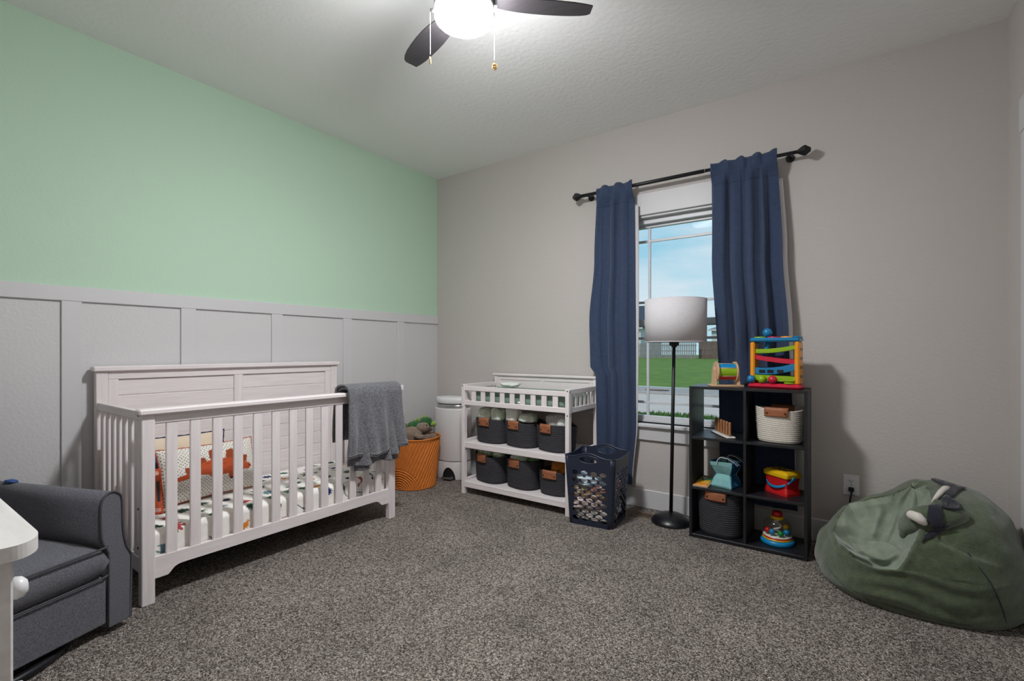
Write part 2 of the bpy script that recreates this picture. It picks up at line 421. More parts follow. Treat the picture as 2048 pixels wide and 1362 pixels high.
struct(MB().box(-70, 70, 14.55, 14.75, GROUND - .4, GROUND + .05, .03).obj('curb_trim', M_walk))
struct(MB().box(-70, 70, 14.75, 15.8, GROUND - .4, GROUND + .05, 0).obj('verge_ground', M_walk))
struct(MB().box(-70, 70, 15.8, 16.9, GROUND - .4, GROUND + .06, 0).obj('sidewalk_paving', M_walk))
lw = MB(); NY = 26
lw.grid(lambda u, v: (-95 + 190 * u, 16.9 + 75 * v, GROUND + .06 + .62 * min(1, v * 75 / 36) ** .8 + .12 * nz3(u * 9, v * 7, 1)), 40, NY)
struct(lw.obj('lawn_ground', M_lawn))
# tufts of grass at the near kerb, uncountable
tg = MB(); rr = random.Random(4)
for i in range(5200):
    x = rr.uniform(-3.2, 3.2); y = rr.uniform(7.7, 8.68); h = rr.uniform(.05, .13) * (1 if x > -.9 else .55); a = rr.uniform(0, PI); w = rr.uniform(.012, .03)
    tx, ty = rr.uniform(-.04, .04), rr.uniform(-.04, .04)
    tg.add([(x - w * math.cos(a), y - w * math.sin(a), GROUND), (x + w * math.cos(a), y + w * math.sin(a), GROUND), (x + tx, y + ty, GROUND + h)], [(0, 1, 2)])
o = tg.obj('kerb_grass', M_verge, fix=False); tag(o, 'short green grass along the near edge of the street', 'grass'); o['kind'] = 'stuff'
o = MB().lathe([(.0, .0), (.28, 0), (.30, .012), (.0, .016)], 20, (-3.0, 15.3, GROUND + .05), sx=1.6).obj('manhole_cover', mat('rusty_iron', S(120, 84, 74), .9))
tag(o, 'rusty round cover set in the concrete across the street', 'cover')


def fence(nm, label, x0, x1, y, z0, h, pitch, m, slope=0.0, gap=.3):
    """boarded fence: panels between posts, each with its own boards joined"""
    t = thing(nm, label, 'fence', ((x0 + x1) / 2, y, z0))
    L_ = x1 - x0; npan = max(1, round(L_ / 2.4)); cx = (x0 + x1) / 2
    for k in range(npan):
        p0 = x0 - cx + L_ * k / npan; p1 = x0 - cx + L_ * (k + 1) / npan; b = MB(); n = int((p1 - p0) / pitch); w = pitch * (1 - gap)
        for i in range(n):
            q = p0 + pitch * (i + .5); b.box(q - w / 2, q + w / 2, -.012, .012, -.15, h, 0)
        ob = b.obj('picket_panel', m, t); ob['kind'] = 'stuff'
        r = MB()
        for z in (h * .2, h * .52, h * .85): r.box(p0, p1, .012, .05, z - .045, z + .045, 0)
        r.obj('fence_rail', m, t)
        MB().box(p0 - .05, p0 + .05, .0, .1, -.2, h + .05, 0).obj('fence_post', m, t)
    return t


fence('picket_fence', 'weathered grey picket fence along the top of the lawn', -30, -10.7, 51.5, .1, 1.80, .20, M_fenceg, gap=.34)
fence('board_fence', 'brown boarded fence continuing beside the grey pickets', -10.6, 3, 52.2, .1, 2.0, .16, M_fenceb, gap=.06)
fence('board_fence', 'taller brown fence further back, just over the near fence', -9.9, 3, 58.0, .2, 3.0, .16, M_fenceb, gap=.06)


def house(nm, label, cx, cy, w, d, h, rh, mr, ms, wins, hip=False):
    t = thing(nm, label, 'house', (cx, cy, 0))
    MB().box(-w / 2, w / 2, -d / 2, d / 2, -.3, h, 0).obj('wall', ms, t)
    o = .45
    V = [(-w / 2 - o, -d / 2 - o, h - .15), (w / 2 + o, -d / 2 - o, h - .15), (w / 2 + o, d / 2 + o, h - .15), (-w / 2 - o, d / 2 + o, h - .15),
         (-w / 2 - o + (d / 2 if hip else 0), 0, h + rh), (w / 2 + o - (d / 2 if hip else 0), 0, h + rh)]
    MB().add(V, [(0, 1, 5, 4), (2, 3, 4, 5), (0, 4, 3), (1, 2, 5), (0, 3, 2, 1)]).obj('roof', mr, t)
    MB().box(-w / 2 - o, w / 2 + o, -d / 2 - o - .04, -d / 2 - o, h - .33, h - .13, 0).obj('fascia', M_trim, t)
    for x, z in wins:
        f = MB().box(x - .7, x + .7, -d / 2 - .06, -d / 2, z, z + 1.3, 0).obj('window', M_trim, t)
        MB().box(x - .58, x + .58, -d / 2 - .07, -d / 2 - .055, z + .12, z + 1.18, 0).obj('pane', M_winpane, f)
    return t


house('house', 'pale house with dark slate roof above the picket fence', -27.2, 66, 13, 9, 4.4, 3.3, M_roofd, M_siding, ((-3, 1.4), (2, 1.4)))
house('house', 'pale house with light grey roof behind the brown fence', -6.2, 74, 14, 9, 4.2, 1.9, M_roofg, M_siding, ((-4, 1.4), (0, 1.4)), hip=True)

# ------------------------------------------------------------------ ceiling fan
FAN = (1.939, -1.845)
fan = thing('ceiling_fan', 'dark ceiling fan with three blades and lit white dome', 'ceiling fan', (FAN[0], FAN[1], RH))
M_fan = mat('dark_bronze', S(50, 47, 50), 0.45, bump=0.05, bscale=120)
M_blade = mat('dark_blade', S(58, 54, 57), 0.5, var=S(48, 45, 49), vscale=10, vstretch=(1, 6, 1))
MB().lathe([(.0, 0), (.085, 0), (.09, -.03), (.075, -.06), (.0, -.06)], 32).obj('canopy', M_fan, fan)
MB().lathe([(.0, -.05), (.10, -.055), (.125, -.09), (.13, -.15), (.118, -.185), (.0, -.19)], 40).obj('motor_housing', M_fan, fan)
kit = MB().lathe([(.0, -.18), (.105, -.185), (.121, -.20), (.121, -.236), (.115, -.2365), (.0, -.236)], 40).obj('light_fitter', M_fan, fan)
M_dome = mat('lit_dome', S(255, 252, 246), 0.4, emit=(0.975, 0.985, 1.0, 1), estr=FAN_LIGHT)
M_glow = mat('added_glow', S(255, 252, 246), 0.4, emit=(0.975, 0.985, 1.0, 1), estr=FAN_LIGHT * .36)  # dimmer emission for the added side band
MB().lathe([(.115, -.236), (.118, -.239), (.119, -.245), (.119, -.268)], 40).obj('added_glow_band', M_glow, fan)  # glowing side band added above the dome to brighten ceiling and walls
prof = [(.119, -.268), (.119, -.274)] + [(.119 * math.cos(a), -.274 - .034 * math.sin(a)) for a in [PI / 2 * i / 10 for i in range(1, 10)]] + [(.001, -.308)]
MB().lathe(prof, 40).obj('light_dome', M_dome, fan, fix=True)
for k, ang in enumerate((38, 158, 278)):
    a = math.radians(ang); ca, sa = math.cos(a), math.sin(a); m = MB()
    rs = [.135, .17, .22, .28, .34, .40, .45, .49, .515, .528]
    hi = [.035, .048, .060, .069, .074, .076, .075, .071, .064, .052]      # ccw edge
    lo = [-.028, -.034, -.038, -.038, -.034, -.028, -.022, -.014, -.007, -.003]
    V = []
    for z in (0, -.006):
        for i, r in enumerate(rs):
            for s_ in (hi[i], (hi[i] + lo[i]) / 2, lo[i]):
                zz = -.205 + z + s_ * math.sin(math.radians(9)); V.append((r * ca - s_ * sa, r * sa + s_ * ca, zz))
    n = len(rs); F = []
    for l in (0, 1):
        for i in range(n - 1):
            for j in range(2):
                q = (l * n * 3 + i * 3 + j, l * n * 3 + i * 3 + j + 1, l * n * 3 + i * 3 + j + 4, l * n * 3 + i * 3 + j + 3); F.append(q if l else q[::-1])
    edge = [i * 3 for i in range(n)] + [(n - 1) * 3 + 1] + [i * 3 + 2 for i in range(n - 1, -1, -1)] + [1]
    for a_, b_ in zip(edge, edge[1:] + edge[:1]): F.append((a_, b_, b_ + n * 3, a_ + n * 3))
    bl = MB().add(V, F).obj('blade', M_blade, fan)
    ba = MB().box(.09, .2, -.022, .022, -.203, -.193, .003).obj('blade_arm', M_fan, bl); ba.rotation_euler = (0, 0, a)
# pull chains: camera-left one and camera-right one
for (x, y), zb, nm in (((-.113, -.079), -.43, 'a'), ((.101, .071), -.455, 'b')):
    m = MB(); z0 = -.243 if nm == 'a' else -.262
    s_ = .93
    st = MB().cyl((x * .80, y * .80, z0), (x, y, z0), .008, n=10).obj('chain_outlet', M_fan, fan)
    pts = [(x, y, z0 - .004 * i) for i in range(int((z0 - zb) / .004))]
    m.tube(pts, [(.0008 if i % 2 else .0014) for i in range(len(pts))], 6)
    ch = m.obj('pull_chain', mat('nickel_chain', S(150, 146, 140), .4, metal=.7), fan)
    d = MB(); nrm = Vector((.577, -.817, 0)) if nm == 'b' else Vector((.83, .55, 0)); tx = Vector((-nrm.y, nrm.x, 0))
    c0 = Vector((x, y, zb - .016)); V = []
    for dd in (-.0018, .0018):
        for i in range(20): t = 2 * PI * i / 20; V.append(c0 + nrm * dd + tx * (.0115 * math.cos(t)) + Vector((0, 0, .0145 * math.sin(t))))
    d.add(V, [tuple(range(20))[::-1], tuple(range(20, 40))] + [(i, (i + 1) % 20, 20 + (i + 1) % 20, 20 + i) for i in range(20)])
    d.obj('pull_medallion', M_brass, ch)
    if nm == 'b':   # raised four-blade fan emblem on the medallion
        e_ = MB()
        for k in range(4):
            t = PI / 4 + PI / 2 * k
            ctr = c0 + nrm * .0024 + tx * (.0052 * math.cos(t)) + Vector((0, 0, .0062 * math.sin(t)))
            V = [ctr + nrm * dd + tx * (.0034 * math.cos(t + 2 * PI * i / 8)) + Vector((0, 0, .0028 * math.sin(t + 2 * PI * i / 8))) for dd in (0, .0008) for i in range(8)]
            e_.add(V, [tuple(range(8))[::-1], tuple(range(8, 16))] + [(i, (i + 1) % 8, 8 + (i + 1) % 8, 8 + i) for i in range(8)])
        e_.obj('fan_emblem', M_rivet, ch)

# ------------------------------------------------------------------ curtain rod and curtains
RY, RZ = -.09, 2.268
rod = thing('curtain_rod', 'black metal curtain rod with faceted knob ends over the window', 'curtain rod', (2.27, RY, RZ))
MB().cyl((-.70, 0, 0), (.185, 0, 0), .0125, n=16).obj('rod', M_black, rod)
MB().cyl((.18, 0, 0), (.70, 0, 0), .0105, n=16).obj('inner_rod', M_black, rod)
MB().cyl((.184, 0, 0), (.188, 0, 0), .0133, n=16).obj('joint_ring', M_chrome, rod)
for s_ in (-1, 1):
    m = MB(); pr = [(.008, .69), (.013, .70), (.030, .725), (.034, .738), (.012, .765), (.0, .766)]; V = []
    for r, xx in pr:
        for i in range(6): t = 2 * PI * i / 6 + .3; V.append((s_ * xx, r * math.cos(t), r * math.sin(t)))
    m.add(V, [(k * 6 + i, k * 6 + (i + 1) % 6, (k + 1) * 6 + (i + 1) % 6, (k + 1) * 6 + i) for k in range(5) for i in range(6)])
    m.obj('finial', M_black, rod)
    MB().cyl((s_ * .655, -.002, 0), (s_ * .655, .088, 0), .007, n=10).cyl((s_ * .655, .082, 0), (s_ * .655, .0895, 0), .024, n=16).obj('wall_bracket', M_black, rod)


def lerp(tab, z):
    """table of (z, value) with z descending"""
    for (za, a), (zb, b) in zip(tab, tab[1:]):
        if z <= za and z >= zb: t = (za - z) / (za - zb); t = t * t * (3 - 2 * t); return a + (b - a) * t
    return tab[0][1] if z > tab[0][0] else tab[-1][1]


def curtain(nm, label, xl, xr, ztop, zbot, folds, seed, depth, liner_side, yoff=((3, 0.0), (0, 0.0))):
    """folded cloth from a rod pocket; xl, xr: edge tables; depth: fold amplitude table"""
    t = thing(nm, label, 'curtain', (0, RY, 0), group='navy curtain panels at the window')
    rn = random.Random(seed); ph = [rn.uniform(0, 6.28) for _ in range(6)]; m = MB(); nu, nv = 150, 90

    def P(u, v, off=0.0):
        z = ztop + (zbot - ztop) * v; x0, x1 = lerp(xl, z), lerp(xr, z)
        ww = u + .018 * math.sin(2 * PI * folds * u + ph[0] + 1.2 * v) + .03 * math.sin(2 * PI * 1.3 * u + ph[1] + 2 * v) * v
        x = x0 + (x1 - x0) * min(1, max(0, ww)) if 0 < u < 1 else (x0 if u == 0 else x1)
        amp = lerp(depth, z)
        g1 = math.sin(2 * PI * folds * (u + .05 * math.sin(3 * v + ph[2]) + .06 * math.sin(5 * u + ph[1])) + ph[3]); f = math.copysign(abs(g1) ** .6, g1) + .30 * math.sin(2 * PI * folds * 1.73 * u + ph[4] + 1.1 * v) * (1 - .6 * v) + .45 * math.sin(2 * PI * folds * .5 * u + ph[5] - .8 * v)
        y = amp * f * .62
        if v < .03:                       # heading ruffle above the pocket
            k = (1 - v / .03); z += .013 * k * max(0, math.sin(2 * PI * folds * u + ph[3])) ** .7
        y = max(-.055, min(.058, y)) + off + lerp(yoff, z)
        kk = max(0, min(1, (z - 2.17) / .07)); kk = kk * kk * (3 - 2 * kk); y = y * (1 - kk) - kk * (.0195 + .007 * (1 + g1))
        return (x, y, z)
    m.grid(lambda u, v: P(u, v), nu, nv)
    c = m.obj('cloth', M_navy, t, solid=.004, off=0)
    # stitched line of the rod pocket
    v0 = .062
    MB().tube([(P(i / 90, v0)[0], P(i / 90, v0)[1] - .0026, P(i / 90, v0)[2]) for i in range(91)], .0012, 5).obj('pocket_seam', mat('navy_thread', S(34, 47, 74), .9), c)
    # white lining turned in along one edge
    ln = MB()

    def Q(u, v):
        zz = ztop - .15 + (zbot + .04 - ztop + .15) * v; vv = (zz - ztop) / (zbot - ztop)
        k = P(.94 + .06 * u if liner_side > 0 else .06 - .06 * u, vv)
        ex = (.012 + .010 * math.sin(3.0 * v + 1)) * u * (1 if liner_side > 0 else -1)
        return (k[0] + ex, max(k[1], -.03) * (1 - u) + .036 * u + .002, zz)
    ln.grid(Q, 6, 60)
    ln.obj('lining', M_liner, t, solid=.002, off=0)
    return t


curtain('curtain', 'navy curtain panel behind the hamper and changing table', [(2.29, 1.705), (1.78, 1.685), (1.3, 1.64), (1.0, 1.645), (.93, 1.69), (.2, 1.70)],
        [(2.29, 1.979), (1.75, 1.982), (1.0, 1.985), (.6, 1.985), (.2, 1.955)], 2.290, .165, 2.6, 3, [(2.3, .018), (2.1, .022), (1.2, .026), (.2, .028)], 1)
curtain('curtain', 'wider navy curtain panel behind the toy shelf', [(2.29, 2.496), (1.75, 2.50), (1.12, 2.535), (.48, 2.54), (.2, 2.55)],
        [(2.29, 2.865), (1.7, 2.892), (1.2, 2.923), (.45, 2.95), (.2, 2.965)], 2.292, .17, 3.9, 11, [(2.3, .017), (2.0, .028), (1.2, .036), (.98, .012), (.2, .007)], 1, ((1.35, 0), (.96, .032), (0, .032)))

# ------------------------------------------------------------------ crib
CO = (.0035, -2.5471, 0.0); CA = -.0125
CL, CD = 1.400, .716          # length (local y), depth (local x, from the wall)
crib = thing('crib', 'whitewashed wooden crib with slatted front against the white wainscot', 'crib', CO, CA)
def cb(nm, x0, x1, y0, y1, z0, z1, m=M_wy, par=crib, b=.003): return MB().box(x0, x1, y0, y1, z0, z1, b).obj(nm, m, par)
BX0, BX1 = .024, .060
for y0 in (0, CL - .05):
    cb('back_leg', BX0, BX1 + .004, y0, y0 + .05, 0, 1.005, M_wz)
    cb('front_leg', CD - .040, CD, y0, y0 + .05, 0, .832, M_wz)
cb('headboard_cap', BX0 - .004, BX1 + .022, -.014, CL + .014, 1.005, 1.032, b=.005)
cb('headboard_rail', BX0 + .004, BX1, .05, CL - .05, .962, 1.005)
for y0, y1 in ((.05, .095), (CL / 2 - .026, CL / 2 + .026), (CL - .095, CL - .05)): cb('headboard_stile', BX0 + .005, BX1 - .001, y0, y1, .2, .962, M_wz)
cb('headboard_rail', BX0 + .004, BX1, .05, CL - .05, .14, .21)
for (y0, y1) in ((.095, CL / 2 - .026), (CL / 2 + .026, CL - .095)):
    for i in range(9):
        z1 = .961 - .0865 * i; cb('plank', BX0 + .008, BX1 - .012, y0 - .002, y1 + .002, z1 - .0862, z1 - .0004, b=.0038)
cb('front_cap', CD - .046, CD + .020, -.014, CL + .014, .832, .858, b=.006)
cb('front_rail', CD - .032, CD - .010, .05, CL - .05, .790, .832)
for i in range(13):
    yc = .050 + (CL - .10) * (i + 1) / 14 + (0.0)
    yc = .1185 + .0964 * i
    cb('slat', CD - .028, CD - .014, yc - .0225, yc + .0225, .19, .792, M_wz, b=.003)
# lower front rail with scrolled cut-outs
prof = [(.05, .198), (.05, .105), (.098, .105), (.106, .108), (.116, .120), (.128, .132), (.145, .139), (.175, .141)]
prof += [(CL - y, z) for y, z in prof[::-1]]
MB().prism(prof, lambda y, z, x: (x, y, z), CD - .034, CD - .010).obj('bottom_rail', M_wy, crib)
for yy, sgn in ((.004, 1), (CL - .026, -1)):
    cb('side_rail', BX1 + .004, CD - .040, yy, yy + .022, .806, .846, M_wx)
    cb('side_bottom_rail', BX1 + .004, CD - .040, yy, yy + .022, .135, .205, M_wx)
    n = 7
    for i in range(n):
        xc = BX1 + .004 + (CD - .044 - BX1) * (i + .75) / (n + .5)
        cb('slat', xc - .0215, xc + .0215, yy + .004, yy + .018, .2, .808, M_wz)
cb('mattress_deck', BX1 + .006, CD - .038, .03, CL - .03, .150, .168, mat('deck_board', S(150, 146, 142), .8))
# dark bolt heads at the leg joints
for z in (.83, .42, .25): MB().cyl((CD - .041, .0, z), (CD - .041, -.002, z), .006, n=10).obj('bolt', M_rivet, crib)

# mattress in a printed fitted sheet
MX0, MX1, MY0, MY1, MZ0, MZ1 = BX1 + .012, CD - .046, .036, CL - .036, .17, .305
M_sheet = mat('printed_sheet', S(226, 222, 214), .95, attr='print', bump=.25, bscale=18, bdist=.02)
mt = thing('crib_mattress', 'crib mattress in white sheet printed with leaves and dinosaurs', 'mattress', CO, CA)
rc = .028; hh = .17; nu, nv = 250, 150
cx0, cx1, cy0, cy1 = MX0 + rc, MX1 - rc, MY0 + rc, MY1 - rc
ga = np.linspace(cy0 - hh, cy1 + hh, nu + 1); gb = np.linspace(cx0 - hh, cx1 + hh, nv + 1); V = []
def fold(c, lo, hi):
    o = 0; s_ = 0
    if c < lo: o = lo - c; s_ = -1; c = lo
    elif c > hi: o = c - hi; s_ = 1; c = hi
    return c, o, s_
for b_ in gb:
    for a_ in ga:
        y, oy, sy_ = fold(a_, cy0, cy1); x, ox, sx_ = fold(b_, cx0, cx1); o_ = max(ox, oy)
        if o_ < rc * PI / 2: th = o_ / rc; d_, dz = rc * math.sin(th), rc * (1 - math.cos(th))
        else: d_, dz = rc, rc + (o_ - rc * PI / 2)
        L2 = math.hypot(ox, oy) or 1
        if ox > 0 and oy > 0: x += sx_ * d_ * ox / L2; y += sy_ * d_ * oy / L2
        else: x += sx_ * d_ if ox > 0 else 0; y += sy_ * d_ if oy > 0 else 0
        w_ = .006 * nz3(a_ * 5, b_ * 14, 3) + .004 * nz3(a_ * 16, b_ * 30, 7)
        z = max(MZ0 + .001, MZ1 - dz + (w_ if o_ < rc else 0))
        V.append((x, y, z))
F = [(j * (nu + 1) + i, j * (nu + 1) + i + 1, (j + 1) * (nu + 1) + i + 1, (j + 1) * (nu + 1) + i) for j in range(nv) for i in range(nu)]
sh = MB().add(V, F, True).obj('fitted_sheet', M_sheet, mt, fix=False)
A, B = np.meshgrid(ga, gb); A = A.ravel(); B = B.ravel()
cols = np.tile(np.array(S(240, 237, 232)), (A.size, 1))
rn = random.Random(21)
PAL = [S(34, 74, 62), S(34, 74, 62), S(28, 92, 74), S(28, 40, 96), S(206, 128, 34), S(160, 66, 70), S(60, 40, 34), S(90, 128, 140), S(44, 84, 60)]
spots = []
for tries in range(900):
    p = (rn.uniform(cy0 - hh, cy1 + hh), rn.uniform(cx0 - hh, cx1 + hh))
    if all((p[0] - q[0]) ** 2 + (p[1] - q[1]) ** 2 > .078 ** 2 for q in spots): spots.append(p)
for (py, px) in spots:
    th = rn.uniform(0, 2 * PI); c_, s_ = math.cos(th), math.sin(th); X = (A - py) * c_ + (B - px) * s_; Y = -(A - py) * s_ + (B - px) * c_
    col = rn.choice(PAL); kd = rn.random(); sz = rn.uniform(.7, 1.15) * .034
    X = X / sz; Y = Y / sz
    if kd < .42:                                   # feathery palm leaf
        r = np.hypot(X, Y + .2); an = np.arctan2(Y + .2, X)
        msk = (r < (.55 + .45 * np.abs(np.sin(an * 4.5)) ** 1.2) * 1.05) & (r > .04)
    elif kd < .62: msk = (np.abs(Y - .2 * np.sin(2.2 * X)) < .13 * (1.05 - np.abs(X) / 1.6)) & (np.abs(X) < 1.5)       # twig
    elif kd < .86:                                 # small long-necked dinosaur
        msk = ((X / .75) ** 2 + (Y / .42) ** 2 < 1) | ((np.abs(X - .62 - .35 * Y) < .16) & (Y > 0) & (Y < 1.15)) | (((X - 1.1) / .32) ** 2 + ((Y - 1.15) / .18) ** 2 < 1)
        msk |= (np.abs(Y + .2 * (X + .6)) < .13 + .1 * (X + 1.6) * .3) & (X < -.5) & (X > -1.6)
        msk |= (np.abs(np.abs(X) - .42) < .14) & (Y < 0) & (Y > -.85)
    else: msk = (np.hypot(X, Y) < .55) | ((np.hypot(np.abs(X) - .75, Y) < .3))                 # round blossom
    cols[msk] = col
set_col(sh, cols)
MB().box(MX0 + .004, MX1 - .004, MY0 + .004, MY1 - .004, MZ0 - .001, MZ1 - .02, .01).obj('mattress_core', M_white, mt)


def pillow(nm, label, w, h, th, M4, m, colfn, trim_m, trim_r, n=96, sag=.0, group=None, wavy=0.0):
    """soft cushion; local (a: width, b: height, c: thickness); M4 places it"""
    t = thing(nm, label, 'pillow', M4.translation, 0, group=group); t.matrix_world = M4
    def sh_(a, b, side):
        x = a * w / 2 * (1 - .05 * (1 - b * b) * 0 - .045 * (1 - abs(b) ** 2.2)); z = b * h / 2 * (1 - .07 * (1 - abs(a) ** 2.2))
        c = th / 2 * max(0, (1 - a ** 4) * (1 - b ** 4)) ** .55 * (1 + .10 * nz3(a * 2, b * 2, 3 + side))
        return (x + wavy * .004 * nz3(b * 9, a * 9, 2), side * c, z + h / 2)
    objs = []
    for side, nm2 in ((-1, 'cover_front'), (1, 'cover_back')):
        k = n if side < 0 else 24; mb = MB(); mb.grid(lambda u, v: sh_(2 * u - 1, 2 * v - 1, side), k, k); o = mb.obj(nm2, m, t, fix=False)
        if side > 0:
            o.data.flip_normals()
        uu, vv = np.meshgrid(np.linspace(-1, 1, k + 1), np.linspace(-1, 1, k + 1)); set_col(o, colfn(uu.ravel(), vv.ravel()) if side < 0 else np.tile(np.array(colfn(np.array([2.0]), np.array([2.0]))[0]), (uu.size, 1)))
        uv = o.data.uv_layers.new(name='uv'); co = np.array([(q.co.x, q.co.z) for q in o.data.vertices]); li = np.array([l.vertex_index for l in o.data.loops]); uv.data.foreach_set('uv', co[li].ravel().astype(np.float32))
    ring = []
    for a, b in [(-1 + 2 * i / 24, -1) for i in range(24)] + [(1, -1 + 2 * i / 24) for i in range(24)] + [(1 - 2 * i / 24, 1) for i in range(24)] + [(-1, 1 - 2 * i / 24) for i in range(24)]:
        ring.append(sh_(a, b, -1))
    MB().tube(ring, [trim_r * (1 + .25 * math.sin(i * 2.4)) for i in range(len(ring))], 6, closed=True).obj('edging', trim_m, t)
    return t


def dots_mat():
    m = mat('dotted_cotton', S(224, 220, 212), .95, attr='print', bump=.2, bscale=300, bdist=.002); t = m.node_tree; N = t.nodes; L = t.links
    b = N['Principled BSDF']; src = b.inputs['Base Color'].links[0].from_socket
    uv = N.new('ShaderNodeUVMap'); uv.uv_map = 'uv'; mpn = N.new('ShaderNodeMapping'); mpn.inputs['Rotation'].default_value = (0, 0, .785); mpn.inputs['Scale'].default_value = (78, 78, 78)
    L.new(uv.outputs[0], mpn.inputs[0]); v = N.new('ShaderNodeTexVoronoi'); v.voronoi_dimensions = '2D'; v.inputs['Scale'].default_value = 1; v.inputs['Randomness'].default_value = .25
    L.new(mpn.outputs[0], v.inputs['Vector'])
    c = N.new('ShaderNodeMath'); c.operation = 'LESS_THAN'; c.inputs[1].default_value = .2; L.new(v.outputs['Distance'], c.inputs[0])
    a = N.new('ShaderNodeVertexColor'); a.layer_name = 'print'; inv = N.new('ShaderNodeMath'); inv.operation = 'SUBTRACT'; inv.inputs[0].default_value = 1; L.new(a.outputs['Alpha'], inv.inputs[1])
    mu = N.new('ShaderNodeMath'); mu.operation = 'MULTIPLY'; L.new(c.outputs[0], mu.inputs[0]); L.new(inv.outputs[0], mu.inputs[1])
    q = N.new('ShaderNodeMix'); q.data_type = 'RGBA'; L.new(mu.outputs[0], q.inputs[0]); L.new(src, q.inputs[6]); q.inputs[7].default_value = S(96, 96, 90); L.new(q.outputs[2], b.inputs['Base Color'])
    return m


RUST = S(178, 78, 40)
def dino_cols(u, v):
    """rust stegosaurus walking towards +u; alpha 1 where printed"""
    c = np.zeros((u.size, 4)); c[:, :3] = S(226, 222, 214)[:3]
    x = (u + 1) / 2; y = (v + 1) / 2
    body = [(.10, .44), (.20, .47), (.28, .52), (.38, .64), (.50, .68), (.64, .66), (.76, .60), (.84, .52), (.91, .47), (.93, .41), (.88, .36), (.82, .37), (.79, .34),
            (.785, .24), (.74, .24), (.725, .32), (.70, .33), (.685, .22), (.64, .22), (.625, .34), (.55, .33), (.52, .17), (.475, .15), (.455, .30), (.42, .38), (.34, .41), (.22, .38), (.12, .36)]
    plates = [[(.20, .47), (.19, .60), (.27, .57), (.29, .51)], [(.33, .58), (.30, .74), (.40, .73), (.43, .64)], [(.46, .66), (.45, .84), (.52, .90), (.58, .80), (.57, .66)],
              [(.63, .65), (.64, .80), (.71, .84), (.76, .72), (.74, .60)], [(.80, .55), (.82, .66), (.88, .65), (.87, .50)]]
    for p in plates: k = inpoly(x, y, p); c[k] = S(146, 66, 34)
    k = inpoly(x, y, body); c[k] = RUST
    for (a, b) in ((.762, .25), (.662, .23), (.497, .165)): k = (np.abs(x - a) < .024) & (np.abs(y - b) < .022) & inpoly(x, y, body); c[k] = S(24, 26, 32)
    for (a, b) in ((.42, .60), (.50, .50), (.60, .55), (.66, .46), (.47, .42)): k = (np.abs(x - a) < .03) & (np.abs(y - b) < .006); c[k] = S(120, 50, 30)
    k = np.hypot(x - .89, (y - .435) * .65) < .008; c[k] = S(24, 26, 32)
    if u.size > 1 or True: return c


M_dots = dots_mat()
crot = Matrix.Rotation(CA, 4, 'Z'); cT = Matrix.Translation(CO)
def inCrib(x, y, z, tilt, turn, roll=0.0):   # cushion frame: width along crib length, face towards the room (+x)
    base = Matrix(((0, -1, 0, 0), (1, 0, 0, 0), (0, 0, 1, 0), (0, 0, 0, 1)))     # a->y, c(-1 side)->+x
    return cT @ crot @ Matrix.Translation((x, y, z)) @ Matrix.Rotation(turn, 4, 'Z') @ Matrix.Rotation(-tilt, 4, 'Y') @ base @ Matrix.Rotation(roll, 4, 'Y')


pillow('lumbar_pillow', 'white dotted pillow with rust dinosaur in the crib', .50, .295, .12, inCrib(.34, .445, .310, .32, .05, .0), M_dots, dino_cols, mat('rust_edging', S(170, 72, 40), .9), .004)


def cream_cols(u, v):
    c = np.ones((u.size, 4)); c[:, :3] = S(222, 204, 182)[:3]; x = (u + 1) / 2; y = (v + 1) / 2
    k = inpoly(x, y, [(.14, .48), (.17, .60), (.24, .68), (.36, .70), (.46, .64), (.50, .54), (.46, .56), (.36, .58), (.38, .42), (.34, .42), (.32, .54), (.24, .54), (.22, .40), (.18, .40)]); c[k] = S(40, 84, 128)
    k = np.hypot(x - .46, (y - .60) * .8) < .014; c[k] = S(230, 230, 226); return c


pillow('lumbar_pillow', 'cream pillow with navy beaded edge behind the dotted pillow', .56, .335, .11, inCrib(.17, .30, .312, .16, .0, .02), mat('cream_cotton', S(222, 204, 182), .95, attr='print', bump=.15, bscale=200),
       cream_cols, mat('navy_edging', S(28, 38, 80), .9), .0055)


def rust_cols(u, v):
    c = np.ones((u.size, 4)); c[:, :3] = S(206, 150, 136)[:3]
    k = np.sin(v * 40) > .2; c[k, :3] = S(222, 190, 178)[:3]
    k = (u > .5) & (np.abs(v) < .8); c[k, :3] = S(178, 78, 44)[:3]; k = (u > .72) & (np.abs(v) < .5); c[k, :3] = S(40, 44, 52)[:3]; return c


pillow('small_pillow', 'pink striped pillow with rust scalloped edge at the end of the crib', .13, .21, .07, inCrib(.42, .103, .310, .25, -.1, 0), mat('striped_cotton', S(206, 150, 136), .95, attr='print'),
       rust_cols, mat('rust_scallop', S(176, 76, 42), .9), .010, n=60)

# ------------------------------------------------------------------ throw over the crib's front rail
th_ = thing('throw_blanket', 'grey fleece throw draped over the crib front rail', 'blanket', CO, CA)
xr_, zr_ = CD - .013, .860


